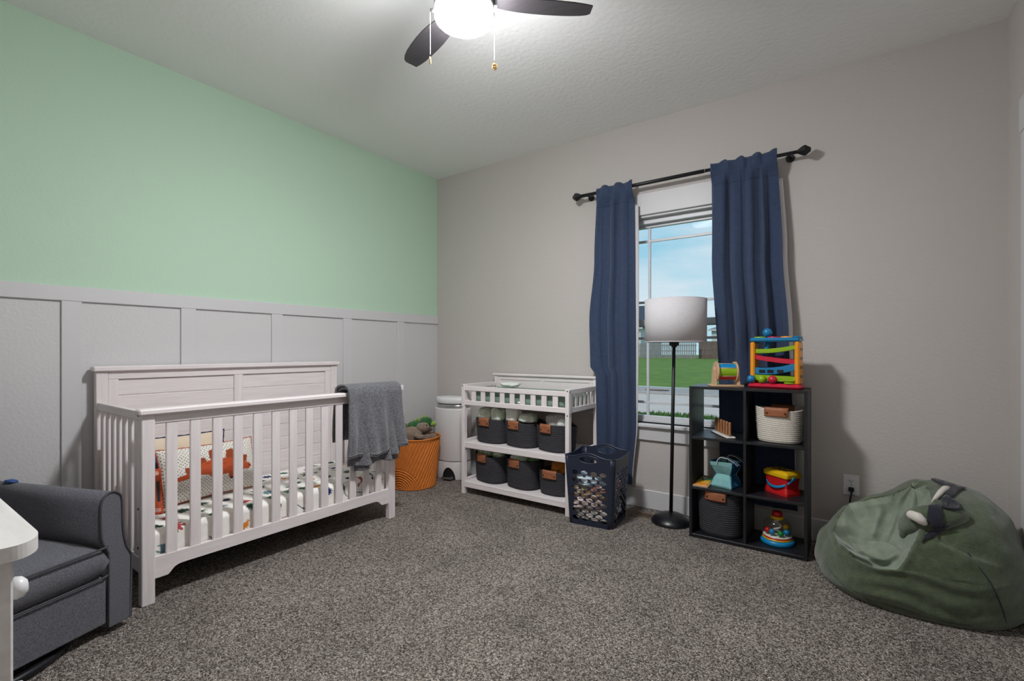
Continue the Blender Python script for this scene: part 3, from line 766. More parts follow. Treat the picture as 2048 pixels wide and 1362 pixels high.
def drape(y0, y1, zf, zb, pad, seed, top_pad):
    """cloth over the rail: s runs from the front hem over the cap to the back hem"""
    def P(u, v):
        Lf = zr_ - zf; Lb = zr_ - zb; half = .040 + pad; arc = PI * half * .62; Lt = Lf + arc + Lb; s = v * Lt
        y = y0 + (y1 - y0) * u
        if s < Lf:
            k = 1 - s / Lf; x = xr_ + half + .012 * k; z = zf + s
            sp_ = 1 + .10 * k
        elif s < Lf + arc:
            a = (s - Lf) / arc * PI; x = xr_ + half * math.cos(a); z = zr_ + top_pad * math.sin(a) ** .8; k = 0; sp_ = 1
        else:
            k = (s - Lf - arc) / Lb; x = xr_ - half - .006 * k; z = zr_ - (s - Lf - arc); sp_ = 1 + .03 * k
        yc = (y0 + y1) / 2; y = yc + (y - yc) * sp_
        f = .026 * math.sin(u * 12 + seed + 1.2 * k) * k + .014 * math.sin(u * 23 + seed * 2 + z * 6) * k + .006 * nz3(u * 5 + seed, z * 9, 2)
        if s < Lf: x += max(-.012, f) + .004
        else: x -= max(-.02, abs(f)) if s > Lf + arc else 0
        if s < Lf * .12: z += .012 * math.sin(u * 7 + seed) + .02 * (u - .5)
        return (x, y, z)
    return P


P1 = drape(1.000, 1.400, .468, .55, .026, 1.0, .044)
MB().grid(P1, 70, 120).obj('outer_layer', M_throw, th_, solid=.012, off=0)
P2 = drape(1.012, 1.375, .425, .56, .008, 2.3, .026)
MB().grid(P2, 60, 110).obj('inner_layer', M_throw, th_, solid=.010, off=0)
P3 = drape(1.075, 1.385, .400, .57, -.008, 4.1, .012)
MB().grid(P3, 50, 100).obj('lower_layer', M_throw, th_, solid=.008, off=0)
hem = [P1(i / 60, .006) for i in range(61)]
MB().tube([(p[0] + .006, p[1], p[2] + .012) for p in hem], [.004 + .0018 * (i % 2) for i in range(61)], 6).obj('stitched_hem', M_throw, th_)
MB().box(xr_ + .050, xr_ + .056, 1.402, 1.432, .850, .882, .001).obj('care_tag', M_white, th_)

# ------------------------------------------------------------------ woven baskets (charcoal x7, cream x1)
def rope_basket(nm, label, w, d, h, m, ncoil, loc, rz, tab_w, tab_h, flare=.10, group='charcoal rope baskets', tab_lean=.0, seed=0):
    t = thing(nm, label, 'basket', loc, rz, group=group)
    rn = random.Random(seed); p1, p2 = rn.uniform(0, 6), rn.uniform(0, 6)
    prof = []
    for i in range(ncoil * 3 + 1):
        z = h * i / (ncoil * 3); k = z / h; f = 1 - flare * (1 - k) ** 1.3
        if k < .08: f *= .90 + .10 * (k / .08) ** .5
        prof.append((f + (.016 if i % 3 == 1 else (.014 if i % 3 == 2 else -.016)), z))
    def fn(x, y, z, tt):
        c, s_ = math.cos(tt), math.sin(tt); r = math.hypot(x, y); ex = 2.5
        q = (abs(c) ** ex + abs(s_) ** ex) ** (-1 / ex); k = z / h
        wob = 1 + .018 * math.sin(2 * tt + p1) * k + .012 * math.sin(3 * tt + p2) * k
        return (r * q * c * w / 2 * wob, r * q * s_ * d / 2 * wob, z + .008 * math.sin(2 * tt + p2) * k)
    full = prof + [(prof[-1][0] - .035, h - .002)] + [(r - .05, z) for r, z in prof[::-6]][1:] + [(.02, .006)]
    MB().lathe([(.02, 0.0)] + full, 56, fn=fn).obj('basket_body', m, t)
    # leather tabs folded over the rim, front and back
    for sgn in (-1, 1):
        tb = MB(); yb = sgn * (d / 2 * 1.0 + .006)
        def T(u, v, sgn=sgn):
            x = (u - .5) * tab_w; s = v * (tab_h + .03 + tab_h)
            rr = d / 2 * (1 - flare * .10)
            cv = math.sqrt(max(0.05, 1 - abs(2 * x / w) ** 2.5)) if True else 1
            if s < tab_h: y = rr * cv + .010; z = h - tab_h + s
            elif s < tab_h + .03: k = (s - tab_h) / .03; y = rr * cv + .010 - .022 * k; z = h + .008 * math.sin(PI * k)
            else: y = rr * cv - .012; z = h - (s - tab_h - .03)
            return (x, sgn * y, z)
        tb.grid(T, 14, 18); o = tb.obj('leather_tab', M_leather, t, solid=.003, off=0)
        for xx in (-.40, .40):
            p = Vector(T(.5 + xx * .95, .16)); MB().cyl(p + Vector((0, sgn * .001, 0)), p + Vector((0, sgn * .005, 0)), .0055, .004, n=10).obj('rivet', M_rivet, o)
    return t


# ------------------------------------------------------------------ changing table
CT = (.735, -.490, 0.0); CTW, CTD = .950, .458
ct = thing('changing_table', 'whitewashed changing table with two open shelves by the window', 'changing table', CT)
def tb_(nm, x0, x1, y0, y1, z0, z1, m=M_wx, b=.0025): return MB().box(x0, x1, y0, y1, z0, z1, b).obj(nm, m, ct)
for x0 in (0, CTW - .030):
    tb_('front_leg', x0, x0 + .030, 0, .036, 0, .850, M_wz)
    tb_('back_leg', x0 + .002, x0 + .032, CTD - .034, CTD - .002, 0, .902, M_wz)
    xs = x0 + .004
    tb_('end_rail', xs, xs + .020, .036, CTD - .034, .815, .850, M_wy)
    tb_('end_rail', xs, xs + .020, .036, CTD - .034, .690, .726, M_wy)
    for i in range(6):
        yc = .036 + (CTD - .070) * (i + .5) / 6; tb_('slat', xs + .005, xs + .016, yc - .016, yc + .016, .724, .817, M_wz)
tb_('headboard_cap', -.012, CTW + .012, CTD - .046, CTD + .002, .902, .920, b=.004)
tb_('headboard_rail', .03, CTW - .03, CTD - .028, CTD - .008, .868, .902)
tb_('headboard_rail', .03, CTW - .03, CTD - .028, CTD - .008, .700, .800)
for x0 in (.032, CTW / 2 - .02, CTW - .062): tb_('headboard_stile', x0, x0 + (.04 if .3 < x0 < .6 else .03), CTD - .027, CTD - .009, .78, .87, M_wz)
for x0, x1 in ((.055, CTW / 2 - .018), (CTW / 2 + .018, CTW - .055)): tb_('headboard_panel', x0, x1, CTD - .022, CTD - .014, .795, .872)
tb_('front_rail', .030, CTW - .030, .006, .026, .802, .837)
tb_('front_rail', .030, CTW - .030, .006, .026, .690, .726)
for i in range(9):
    xc = .030 + (CTW - .06) * (i + .93) / 9.85; tb_('slat', xc - .021, xc + .021, .011, .021, .724, .804, M_wz)
tb_('top_deck', .026, CTW - .026, .026, CTD - .03, .690, .704)
for z in (.390, .085):
    tb_('shelf', .028, CTW - .028, .016, CTD - .036, z - .006, z + .010)
    tb_('shelf_front_rail', .030, CTW - .030, .004, .024, z - .032, z + .012)
    for x0 in (.004, CTW - .024): tb_('shelf_end_rail', x0, x0 + .020, .036, CTD - .034, z - .022, z + .030, M_wy)
tb_('back_rail', .03, CTW - .03, CTD - .03, CTD - .012, .355, .402)
for x0 in (.012, CTW - .012):
    for z in (.675, .84): MB().cyl((x0, -.0005, z), (x0, .003, z), .005, n=10).obj('screw_cap', M_rivet, ct)
for z in (.672, .684, .832): MB().cyl((CTW + .0006, .016, z), (CTW - .003, .016, z), .005, n=10).obj('screw_cap', M_rivet, ct)

pd = thing('changing_pad', 'sage green contoured changing pad on the changing table', 'changing pad', (CT[0] + CTW / 2, CT[1] + CTD / 2, .704))
m = MB(); nx, nr = 60, 40
def padP(u, v):
    x = (-1 + 2 * u); tt = 2 * PI * v; c, s_ = math.cos(tt), math.sin(tt); q = (abs(c) ** 4 + abs(s_) ** 4) ** -.25
    ey = c * q; ez = s_ * q; edge = (1 - abs(x) ** 10) ** .3 if abs(x) < 1 else 0
    hgt = .052 + .018 * abs(ey) ** 2
    return (x * .420, ey * .190 * (.85 + .15 * edge), .052 + ez * hgt * (.55 + .45 * edge) * (1 if ez < 0 else 1.0) * (.92 if ez < 0 else 1) + .002 * nz3(x * 9, v * 9, 1) * (ez > 0))
m.grid(lambda u, v: padP(u, v), nx, nr)
m.add([padP(0, j / nr) for j in range(nr)], [tuple(range(nr))]); m.add([padP(1, j / nr) for j in range(nr)], [tuple(range(nr))])
m.obj('pad_cover', M_sage, pd)
MB().box(-.30, -.16, -.010, .012, .118, .121, .0005).obj('safety_strap', M_sage, pd)
# things lying on the pad / deck
M_diap = mat('printed_diaper', S(236, 238, 234), .9, var=S(186, 210, 178), vscale=22, bump=.4, bscale=40, bdist=.01)
M_diapw = mat('white_diaper', S(240, 240, 238), .9, var=S(222, 228, 220), vscale=18, bump=.5, bscale=35, bdist=.012)
M_wrap = mat('green_wrapper', S(110, 150, 84), .35, var=S(222, 230, 214), vscale=26, bump=.6, bscale=30, bdist=.012)
M_wrap2 = mat('dark_green_wrapper', S(52, 96, 60), .35, var=S(130, 168, 110), vscale=24, bump=.6, bscale=30, bdist=.012)


def stripe_mat():
    m = mat('striped_knit', S(196, 196, 196), .95, bump=.2, bscale=200); N = m.node_tree.nodes; L = m.node_tree.links
    t = N.new('ShaderNodeTexCoord'); w = N.new('ShaderNodeTexWave'); w.inputs['Scale'].default_value = 26; w.inputs['Distortion'].default_value = .6; L.new(t.outputs['Object'], w.inputs['Vector'])
    r = N.new('ShaderNodeValToRGB'); r.color_ramp.elements[0].color = S(112, 114, 118); r.color_ramp.elements[1].color = S(214, 214, 212); r.color_ramp.elements[0].position = .4; r.color_ramp.elements[1].position = .55
    L.new(w.outputs['Fac'], r.inputs[0]); L.new(r.outputs[0], N['Principled BSDF'].inputs['Base Color']); return m


M_stripe = stripe_mat()


def soft(nm, label, cat, loc, size, m, seed, rz=0.0, rough=.19, ex=2.8, group=None, tilt=0.0, fine=.06, parent=None, n=36):
    """crumpled soft bundle (folded cloth, diaper, plush body): rounded box with folds"""
    rn = random.Random(seed); a, b, c = rn.uniform(0, 50), rn.uniform(0, 50), rn.uniform(0, 50)
    def fn(v):
        r = (abs(v.x) ** ex + abs(v.y) ** ex + abs(v.z) ** ex) ** (1 / ex) or 1; v = v / r
        k = 1 + rough * nz3(v.x * 1.6 + a, v.y * 1.6 + b, v.z * 1.6 + c) + fine * nz3(v.x * 6 + a, v.y * 6 + b, v.z * 6 + c)
        f = abs(nz3(v.x * 2.4 + b, v.y * 2.4 + c, v.z * 2.4 + a)); k -= .10 * rough / .14 * max(0, .12 - f) / .12
        q = Vector((v.x * size[0] / 2 * k, v.y * size[1] / 2 * k, v.z * size[2] / 2 * k))
        return q
    m_ = MB().ball((0, 0, 0), 1.0, n, n // 2, fn=fn)
    if tilt: R_ = Matrix.Rotation(tilt, 3, 'Y'); m_.v = [tuple(R_ @ Vector(p)) for p in m_.v]
    o = m_.obj(nm, m, parent); o.location = loc; o.rotation_euler = (0, 0, rz)
    if label: tag(o, label, cat, group)
    return o


soft('folded_diaper', 'folded white diaper lying at the head of the changing pad', 'diaper', (CT[0] + .235, CT[1] + .33, .838), (.17, .10, .035), M_diapw, 5, .2)
soft('crumpled_wipe', 'crumpled white wipe caught behind the front slats', 'wipe', (CT[0] + .545, CT[1] + .035, .735), (.07, .014, .018), M_diapw, 8)
# baskets on the two shelves
BG = 'charcoal rope baskets'
zt, zl = .401, .096
B = []
B.append(rope_basket('rope_basket', 'charcoal basket of diapers on upper shelf, nearest the pail', .295, .235, .186, M_char, 15, (.935, -.325, zt), -.10, .105, .052, seed=1))
B.append(rope_basket('rope_basket', 'charcoal basket of diapers in the middle of the upper shelf', .295, .235, .186, M_char, 15, (1.215, -.325, zt), -.16, .105, .052, seed=2))
B.append(rope_basket('rope_basket', 'charcoal basket with striped cloth on upper shelf', .295, .235, .186, M_char, 15, (1.497, -.325, zt), -.22, .105, .052, seed=3))
B.append(rope_basket('rope_basket', 'charcoal basket of green diaper packs on lower shelf', .305, .24, .212, M_char, 16, (.925, -.325, zl), -.22, .105, .052, seed=4))
B.append(rope_basket('rope_basket', 'charcoal basket in the middle of the lower shelf', .295, .24, .212, M_char, 16, (1.225, -.325, zl), -.16, .105, .052, seed=5))
B.append(rope_basket('rope_basket', 'small charcoal basket with mustard cloth, half behind the hamper', .255, .21, .170, M_char, 13, (1.505, -.335, zl), -.02, .115, .048, seed=6))
# contents
def ing(i, dx, dy, dz): o = B[i].location; return (o.x + dx, o.y + dy, o.z + dz)
DG = 'folded diapers in the upper baskets'
soft('folded_diaper', 'white diaper at the front of the basket nearest the pail', 'diaper', ing(0, -.045, -.045, 0.217), (.13, .09, .10), M_diap, 11, .3)
soft('folded_diaper', 'grey-white bundle sticking up in the basket nearest the pail', 'diaper', ing(0, -.02, .04, 0.247), (.10, .08, .12), M_diapw, 12, .8)
soft('folded_diaper', 'rounded white diaper beside the leather tab, nearest the pail', 'diaper', ing(0, .068, -.04, 0.217), (.13, .10, .11), M_diap, 13, -.2)
soft('folded_diaper', 'tall white printed diaper in the middle upper basket', 'diaper', ing(1, -.065, -.045, 0.222), (.125, .10, .165), M_diapw, 14, -.3)
soft('folded_diaper', 'green printed diaper lying in the middle upper basket', 'diaper', ing(1, .055, -.02, 0.210), (.14, .14, .07), M_diap, 15, .4)
soft('rolled_blanket', 'grey and white striped cloth rolled in upper basket', 'blanket', ing(2, .03, -.03, 0.212), (.19, .13, .12), M_stripe, 16, -.1, ex=2.4)
soft('folded_diaper', 'small white bundle beside the striped cloth', 'diaper', ing(2, .085, -.075, 0.202), (.07, .05, .07), M_diapw, 17)
soft('wipes_pack', 'green and white pack at the front of the lower basket', 'pack', ing(3, -.04, -.04, 0.220), (.13, .09, .075), M_wrap, 18, .2)
soft('wipes_pack', 'pale green pack at the side of the lower basket', 'pack', ing(3, .07, -.03, 0.220), (.12, .10, .075), M_wrap, 19, -.5)
soft('wipes_pack', 'dark green pack lying behind in the lower basket', 'pack', ing(3, .0, .05, 0.227), (.16, .08, .08), M_wrap2, 20, .1)
soft('wipes_pack', 'white pack in the middle lower basket', 'pack', ing(1 + 3, -.02, -.05, 0.214), (.14, .07, .06), M_diap, 21, .1)
soft('wipes_pack', 'dark green pack in the middle lower basket', 'pack', ing(4, .045, .015, 0.217), (.15, .12, .07), M_wrap2, 22, -.3)
soft('mustard_cloth', 'mustard cloth bunched in the small lower basket', 'cloth', ing(5, .03, .0, 0.177), (.13, .12, .11), mat('mustard_cotton', S(184, 110, 42), .95, bump=.4, bscale=30, bdist=.01), 23, rough=.25)

# ------------------------------------------------------------------ diaper pail
pl = thing('pedal_pail', 'tall white pedal pail in the room corner', 'pail', (.340, -.152, 0))
PX, PY = .182, .130
MB().lathe([(.0, .16), (.99, .16), (1, .168), (1, .600), (.985, .612), (.9, .612), (.0, .61)], 48, sx=PX, sy=PY).obj('body', M_pail, pl)
MB().lathe([(.0, .0), (.98, .0), (1.0, .01), (.985, .15), (.94, .160), (.0, .16)], 48, sx=PX, sy=PY).obj('plinth', M_pail, pl)
MB().lathe([(.0, .612), (.83, .612), (.87, .618), (.87, .640), (.80, .648), (.0, .648)], 48, sx=PX, sy=PY).obj('steel_collar', M_chrome, pl)
MB().lathe([(.0, .652), (.90, .652), (.93, .660), (.925, .690), (.88, .702), (.5, .708), (.0, .709)], 48, sx=PX, sy=PY).obj('lid', M_white, pl)
rc_ = MB(); 
pts = [(.060 + .060 * math.cos(PI * i / 16), .004 + .105 * math.sin(PI * i / 16)) for i in range(17)]
def onp(x, z, dd): yy = -PY * math.sqrt(max(0, 1 - (x / PX) ** 2)) - dd; return (x, yy, z)
rc_.add([onp(x, z, .002) for x, z in pts] + [onp(x, .004, .002) for x, z in pts], [(i, i + 1, 18 + i, 17 + i) for i in range(16)], False)
rc_.obj('pedal_recess', M_slot, pl)
MB().add([onp(x, z, d_) for d_ in (.002, .040) for x, z in [(.018, .016), (.108, .016), (.100, .036), (.024, .036)]], [(0, 1, 2, 3), (4, 7, 6, 5), (0, 4, 5, 1), (1, 5, 6, 2), (2, 6, 7, 3), (3, 7, 4, 0)]).obj('pedal', M_chrome, pl)

# ------------------------------------------------------------------ rust quilted basket of soft toys
qb = thing('quilted_basket', 'rust orange quilted fabric basket full of soft toys', 'basket', (.262, -.545, 0))
def quilt(u, v):
    t = 2 * PI * u; z = .405 * v; r = .178 + .034 * v + .006 * math.sin(2 * t + 1) * v
    # quilting: concentric arches low on the front, slanting channels above
    ang = (t + 1.309 + PI) % (2 * PI) - PI; sx_ = ang * .19 + .02; d = math.hypot(sx_ , z - .0)
    if d < .17: g = math.sin(d * 2 * PI / .019)
    else: g = math.sin((sx_ * .92 * (1 if sx_ > -.06 else -1) - (z - .0) * .40) * 2 * PI / .024)
    r += .0045 * g * (1 if .02 < v < .93 else 0)
    if v < .03: r *= .97
    if v > .955: r += .003
    return (r * math.cos(t), r * math.sin(t), z + .008 * math.sin(3 * t) * v * .5)
q_ = MB().grid(lambda u, v: quilt(u, v), 300, 150, cu=True)
q_.obj('basket_wall', M_must, qb, solid=.008, off=-1)
MB().lathe([(.0, .004), (.17, .004)], 40).obj('basket_base', M_must, qb)
MB().tube([quilt(i / 80, 1.0) for i in range(80)], .0065, 8, closed=True).obj('rim_binding', M_must, qb)
MB().tube([(quilt(i / 80, .01)[0] * 1.02, quilt(i / 80, .01)[1] * 1.02, .008) for i in range(80)], .006, 8, closed=True).obj('base_binding', M_must, qb)


def plush(nm, label, loc, m, m2, seed, rz, scale, snout=True):
    t = thing(nm, label, 'soft toy', loc, rz)
    soft('body', None, None, (0, 0, 0), (.17 * scale, .13 * scale, .13 * scale), m, seed, parent=t, ex=2.1, rough=.1, fine=.05)
    soft('head', None, None, (.085 * scale, 0, .055 * scale), (.105 * scale, .09 * scale, .085 * scale), m, seed + 1, parent=t, ex=2.0, rough=.08, fine=.05)
    soft('snout', None, None, (.135 * scale, 0, .042 * scale), (.06 * scale, .06 * scale, .045 * scale), m2, seed + 2, parent=t, ex=2.0, rough=.05)
    for s_ in (-1, 1):
        MB().ball((.118 * scale, s_ * .030 * scale, .078 * scale), .006, 10, 6).obj('eye', M_slot, t)
        MB().tube([(.03 * scale, s_ * .05 * scale, .0), (.07 * scale, s_ * .075 * scale, -.01), (.10 * scale, s_ * .07 * scale, -.005)], [.022 * scale, .02 * scale, .014 * scale], 8).obj('arm', m, t)
    MB().tube([(-.07 * scale, 0, 0), (-.12 * scale, 0, .02), (-.15 * scale, .01, .05)], [.03 * scale, .018 * scale, .006], 8).obj('tail', m, t)
    return t


PF = dict(rough=1.0, bump=.9, sheen=.3, bdist=.006)
M_pol = mat('olive_plush', S(104, 104, 44), var=S(84, 86, 36), vscale=40, bscale=160, **PF); M_pgr = mat('green_plush', S(44, 104, 48), var=S(34, 84, 40), vscale=40, bscale=160, **PF)
M_plg = mat('lime_plush', S(140, 168, 70), bscale=160, **PF); M_pbr = mat('taupe_plush', S(142, 122, 106), var=S(118, 100, 86), vscale=70, bscale=120, **PF)
M_pdk = mat('umber_plush', S(74, 60, 52), bscale=160, **PF)
plush('plush_dinosaur', 'olive green plush dinosaur half behind the grey throw', (.165, -.600, .445), M_pol, M_pol, 40, -1.3, 1.05)
pg = plush('plush_dragon', 'bright green plush with lime crest in the rust basket', (.240, -.500, .455), M_pgr, M_plg, 50, .6, 1.05)
for i in range(4): MB().lathe([(.018, 0), (.008, .022), (.001, .034)], 8, (-.02 + .035 * i, 0, .055 + .012 * i), cap0=True).obj('crest_spike', M_plg, pg)
plush('plush_sloth', 'taupe plush animal leaning on the rim of the rust basket', (.318, -.615, .432), M_pbr, M_pdk, 60, .75, 1.0)
soft('plush_toy', 'pale taupe plush at the edge of the rust basket', 'soft toy', (.385, -.500, .395), (.12, .12, .09), M_pbr, 66)
soft('toy_filling', 'brown and white soft toy lying low in the rust basket', 'soft toy', (.262, -.545, .300), (.30, .30, .16), M_pdk, 67, ex=2.2)

# ------------------------------------------------------------------ laundry hamper
hp = thing('laundry_hamper', 'navy plastic laundry hamper with oval holes and cut-out handles', 'hamper', (1.858, -.412, 0), .09)
HB, HT, HH, RCn = .145, .169, .445, .028     # half widths bottom/top, height, corner radius
def hw(z): return HB + (HT - HB) * z / HH
def rimz(s, hand):   # s in -1..1 along a side; handle sides rise over the grip, the others sag slightly
    t = abs(s)
    return HH + (.026 * (.5 + .5 * math.cos(PI * min(1, t / .85))) - .006 if hand else -.006 - .010 * (1 - t * t))
def hside(k, hand):
    a = k * PI / 2; ca, sa = math.cos(a), math.sin(a)
    def place(s, z):
        w_ = hw(z); x = s * (w_ - RCn); y = -w_; return (x * ca - y * sa, x * sa + y * ca, z)
    pts = []; edges = []; holes = []
    def loop(L_):
        o = len(pts); pts.extend(L_); n = len(L_); edges.extend([(o + i, o + (i + 1) % n) for i in range(n)])
    nb = 24; outer = [(-1 + 2 * i / nb, .0) for i in range(nb + 1)] + [(1, HH * j / 14) for j in range(1, 14)]
    outer += [(1 - 2 * i / 40, rimz(1 - 2 * i / 40, hand)) for i in range(41)] + [(-1, HH * j / 14) for j in range(13, 0, -1)]
    loop(outer)
    for row in range(13):
        z = .045 + .0243 * row; w_ = hw(z) - RCn; nc = 4 if row % 2 == 0 else 3; pitch = .0615
        for c in range(nc):
            cx = (c - (nc - 1) / 2) * pitch; L_ = [((cx + .0235 * math.cos(2 * PI * i / 16)) / w_, z + .0148 * math.sin(2 * PI * i / 16)) for i in range(16)]
            loop(L_); holes.append((cx / w_, z, .0235 / w_, .0148))
    if hand:
        w_ = hw(.40) - RCn; z = .424; L_ = [(.066 * math.cos(2 * PI * i / 28) / w_, z + .023 * math.sin(2 * PI * i / 28)) for i in range(28)]; loop(L_); holes.append((0, z, .066 / w_, .023))
    v2, _, f2, *_r = delaunay_2d_cdt([Vector(p) for p in pts], edges, [], 1, 1e-6)
    F = []
    for f in f2:
        cx = sum(v2[i][0] for i in f) / len(f); cz = sum(v2[i][1] for i in f) / len(f)
        if any(((cx - h[0]) / h[2]) ** 2 + ((cz - h[1]) / h[3]) ** 2 < .97 for h in holes): continue
        F.append(tuple(f))
    m = MB().add([place(v[0], v[1]) for v in v2], F)
    w = m.obj('side_wall', M_hamper, hp, solid=.004, off=0)
    if hand: MB().tube([Vector(place(.067 / (hw(.424) - RCn) * math.cos(2 * PI * i / 28), .424 + .024 * math.sin(2 * PI * i / 28))) for i in range(28)], .0035, 6, closed=True).obj('handle_lip', M_hempipe, w)
    c_ = MB()     # rounded corner strip to the next side
    def cor(u, v):
        z = (rimz(1, hand) * (1 - u) + rimz(-1, not hand) * u) * v; w_ = hw(z); th_c = -PI / 2 + PI / 2 * u
        x = w_ - RCn + RCn * math.cos(th_c); y = -(w_ - RCn) + RCn * math.sin(th_c); return (x * ca - y * sa, x * sa + y * ca, z)
    c_.grid(cor, 6, 8); c_.obj('corner', M_hamper, hp, solid=.004, off=0)
    return place, cor
rimpts = []
for k in range(4):
    hand = k % 2 == 0; place, cor = hside(k, hand)
    rimpts += [place(-1 + 2 * i / 24, rimz(-1 + 2 * i / 24, hand)) for i in range(25)] + [cor(i / 6, 1) for i in range(1, 6)]
MB().tube(rimpts, .0042, 6, closed=True).obj('rim', M_hempipe, hp)
MB().box(-HB + .004, HB - .004, -HB + .004, HB - .004, .002, .010, .001).obj('bottom', M_hamper, hp)
def cloth(n_, c, v=None): return mat('cotton_' + n_, S(*c), .95, var=S(*v) if v else None, vscale=24, bump=.3, bscale=40, bdist=.01)
LC = [((.0, .0, .055), (.27, .27, .085), cloth('oat', (230, 222, 212), (206, 198, 188)), 'oatmeal shirt at the bottom of the navy hamper'),
      ((-.04, -.03, .130), (.235, .24, .085), cloth('blush', (228, 208, 202), (190, 172, 166)), 'blush pink garment low in the navy hamper'),
      ((.02, .02, .095), (.24, .24, .08), cloth('blue', (70, 110, 160), (190, 196, 204)), 'blue and white garment low in the navy hamper'),
      ((-.02, .0, .195), (.26, .27, .075), cloth('mustardprint', (230, 224, 216), (196, 146, 60)), 'cream garment with mustard print in the navy hamper'),
      ((.045, .0, .225), (.20, .27, .07), cloth('scarlet', (190, 44, 44), (210, 200, 196)), 'scarlet and white garment in the navy hamper'),
      ((.01, -.05, .275), (.25, .20, .085), cloth('paleblue', (222, 230, 236), (150, 184, 208)), 'pale blue and white garment near the top of the hamper'),
      ((.05, -.07, .325), (.17, .13, .075), cloth('whiteprint', (238, 238, 234), (206, 140, 96)), 'white printed garment on top of the laundry')]
for i, (c, sz, m, lb) in enumerate(LC):
    cc, ss = math.cos(.09), math.sin(.09); soft('garment', lb, 'clothing', (1.858 + c[0] * cc - c[1] * ss, -.412 + c[0] * ss + c[1] * cc, c[2] + .008), sz, m, 80 + i, .11 + .2 * (i % 3), rough=.12, ex=4, group='laundry in the hamper')

# ------------------------------------------------------------------ floor lamp
lp = thing('floor_lamp', 'black floor lamp with white drum shade in front of the window', 'floor lamp', (2.270, -.192, 0))
MB().lathe([(.0, .0), (.122, .0), (.124, .006), (.118, .020), (.098, .040), (.065, .056), (.03, .064), (.012, .068), (.0, .069)], 48).obj('base', M_blackg, lp)
tp = (.027, -.022, 1.18)
MB().cyl((0, 0, .06), tp, .0115, .0105, n=16).obj('pole', M_black, lp)
MB().cyl((tp[0], tp[1], 1.135), (tp[0], tp[1], 1.165), .018, n=16).box(tp[0] - .030, tp[0] + .030, tp[1] - .010, tp[1] + .010, 1.145, 1.170, .003).obj('switch_knob', M_blackg, lp)
sc_ = (tp[0] + .008, tp[1] - .002)
MB().lathe([(.186, 1.166), (.187, 1.30), (.188, 1.438)], 64, (sc_[0], sc_[1], 0)).obj('shade', M_shade, lp, solid=.003, off=0)
for z in (1.168, 1.436): MB().tube([(sc_[0] + .187 * math.cos(2 * PI * i / 48), sc_[1] + .187 * math.sin(2 * PI * i / 48), z) for i in range(48)], .003, 6, closed=True).obj('shade_ring', M_shade, lp)
sp_ = MB()
for k in range(3): a = 2 * PI * k / 3 + .4; sp_.cyl((sc_[0], sc_[1], 1.40), (sc_[0] + .186 * math.cos(a), sc_[1] + .186 * math.sin(a), 1.40), .0025, n=6)
sp_.cyl((sc_[0], sc_[1], 1.17), (sc_[0], sc_[1], 1.405), .006, n=8); sp_.obj('shade_spider', M_black, lp)

# ------------------------------------------------------------------ floor register and outlet
M_vent = mat('brown_register', S(112, 92, 78), .5, metal=.3)
vt = thing('floor_vent', 'brown metal floor register in the carpet beside the hamper', 'floor vent', (2.145, -.165, 0))
MB().box(-.150, .150, -.050, -.036, 0, .006, .001).box(-.150, .150, .036, .050, 0, .006, .001).box(-.150, -.132, -.036, .036, 0, .006, .001).box(.132, .150, -.036, .036, 0, .006, .001).obj('frame', M_vent, vt)
MB().box(-.133, .133, -.037, .037, .0005, .0015, 0).obj('duct_opening', M_slot, vt)
for i in range(17): MB().box(-.128 + .016 * i - .0045, -.128 + .016 * i + .0045, -.036, .036, .001, .005, .0005).obj('louver', M_vent, vt)
ol = thing('wall_outlet', 'white duplex wall outlet above the bean bag', 'outlet', (3.224, 0, .353))
MB().box(-.038, .038, -.006, 0, -.057, .057, .003).obj('cover_plate', M_white, ol)
for zc in (.0215, -.0215):
    m = MB(); n = 28; V = []
    for dd in (-.0062, -.0085):
        for i in range(n):
            a = 2 * PI * i / n; V.append((.0172 * math.cos(a), dd, zc + max(-.0125, min(.0125, .0172 * math.sin(a)))))
    m.add(V, [tuple(range(n)), tuple(range(n, 2 * n))[::-1]] + [(i, (i + 1) % n, n + (i + 1) % n, n + i) for i in range(n)])
    rcp = m.obj('receptacle', M_white, ol)
    MB().box(-.0085, -.006, -.0090, -.0084, zc - .001, zc + .008, 0).obj('slot', M_slot, rcp)
    MB().box(.006, .0085, -.0090, -.0084, zc - .000, zc + .007, 0).obj('slot', M_slot, rcp)
    MB().cyl((0, -.0090, zc - .0065), (0, -.0084, zc - .0065), .0025, n=10).obj('slot', M_slot, rcp)
MB().cyl((0, -.0075, 0), (0, -.0058, 0), .003, n=12).obj('screw', M_chrome, ol)
pw = thing('power_cord', 'black plug and cord in the lower socket of the wall outlet', 'power cord', (3.224, -.0095, .3315))
MB().box(-.013, .013, -.022, 0, -.011, .012, .004).obj('plug', M_slot, pw)
MB().tube([(0, -.014, -.008), (0, -.020, -.025), (-.004, -.022, -.05), (-.010, -.018, -.10), (-.012, -.012, -.17), (-.008, -.014, -.24), (-.02, -.018, -.322)], .004, 8).obj('cord', M_slot, pw)

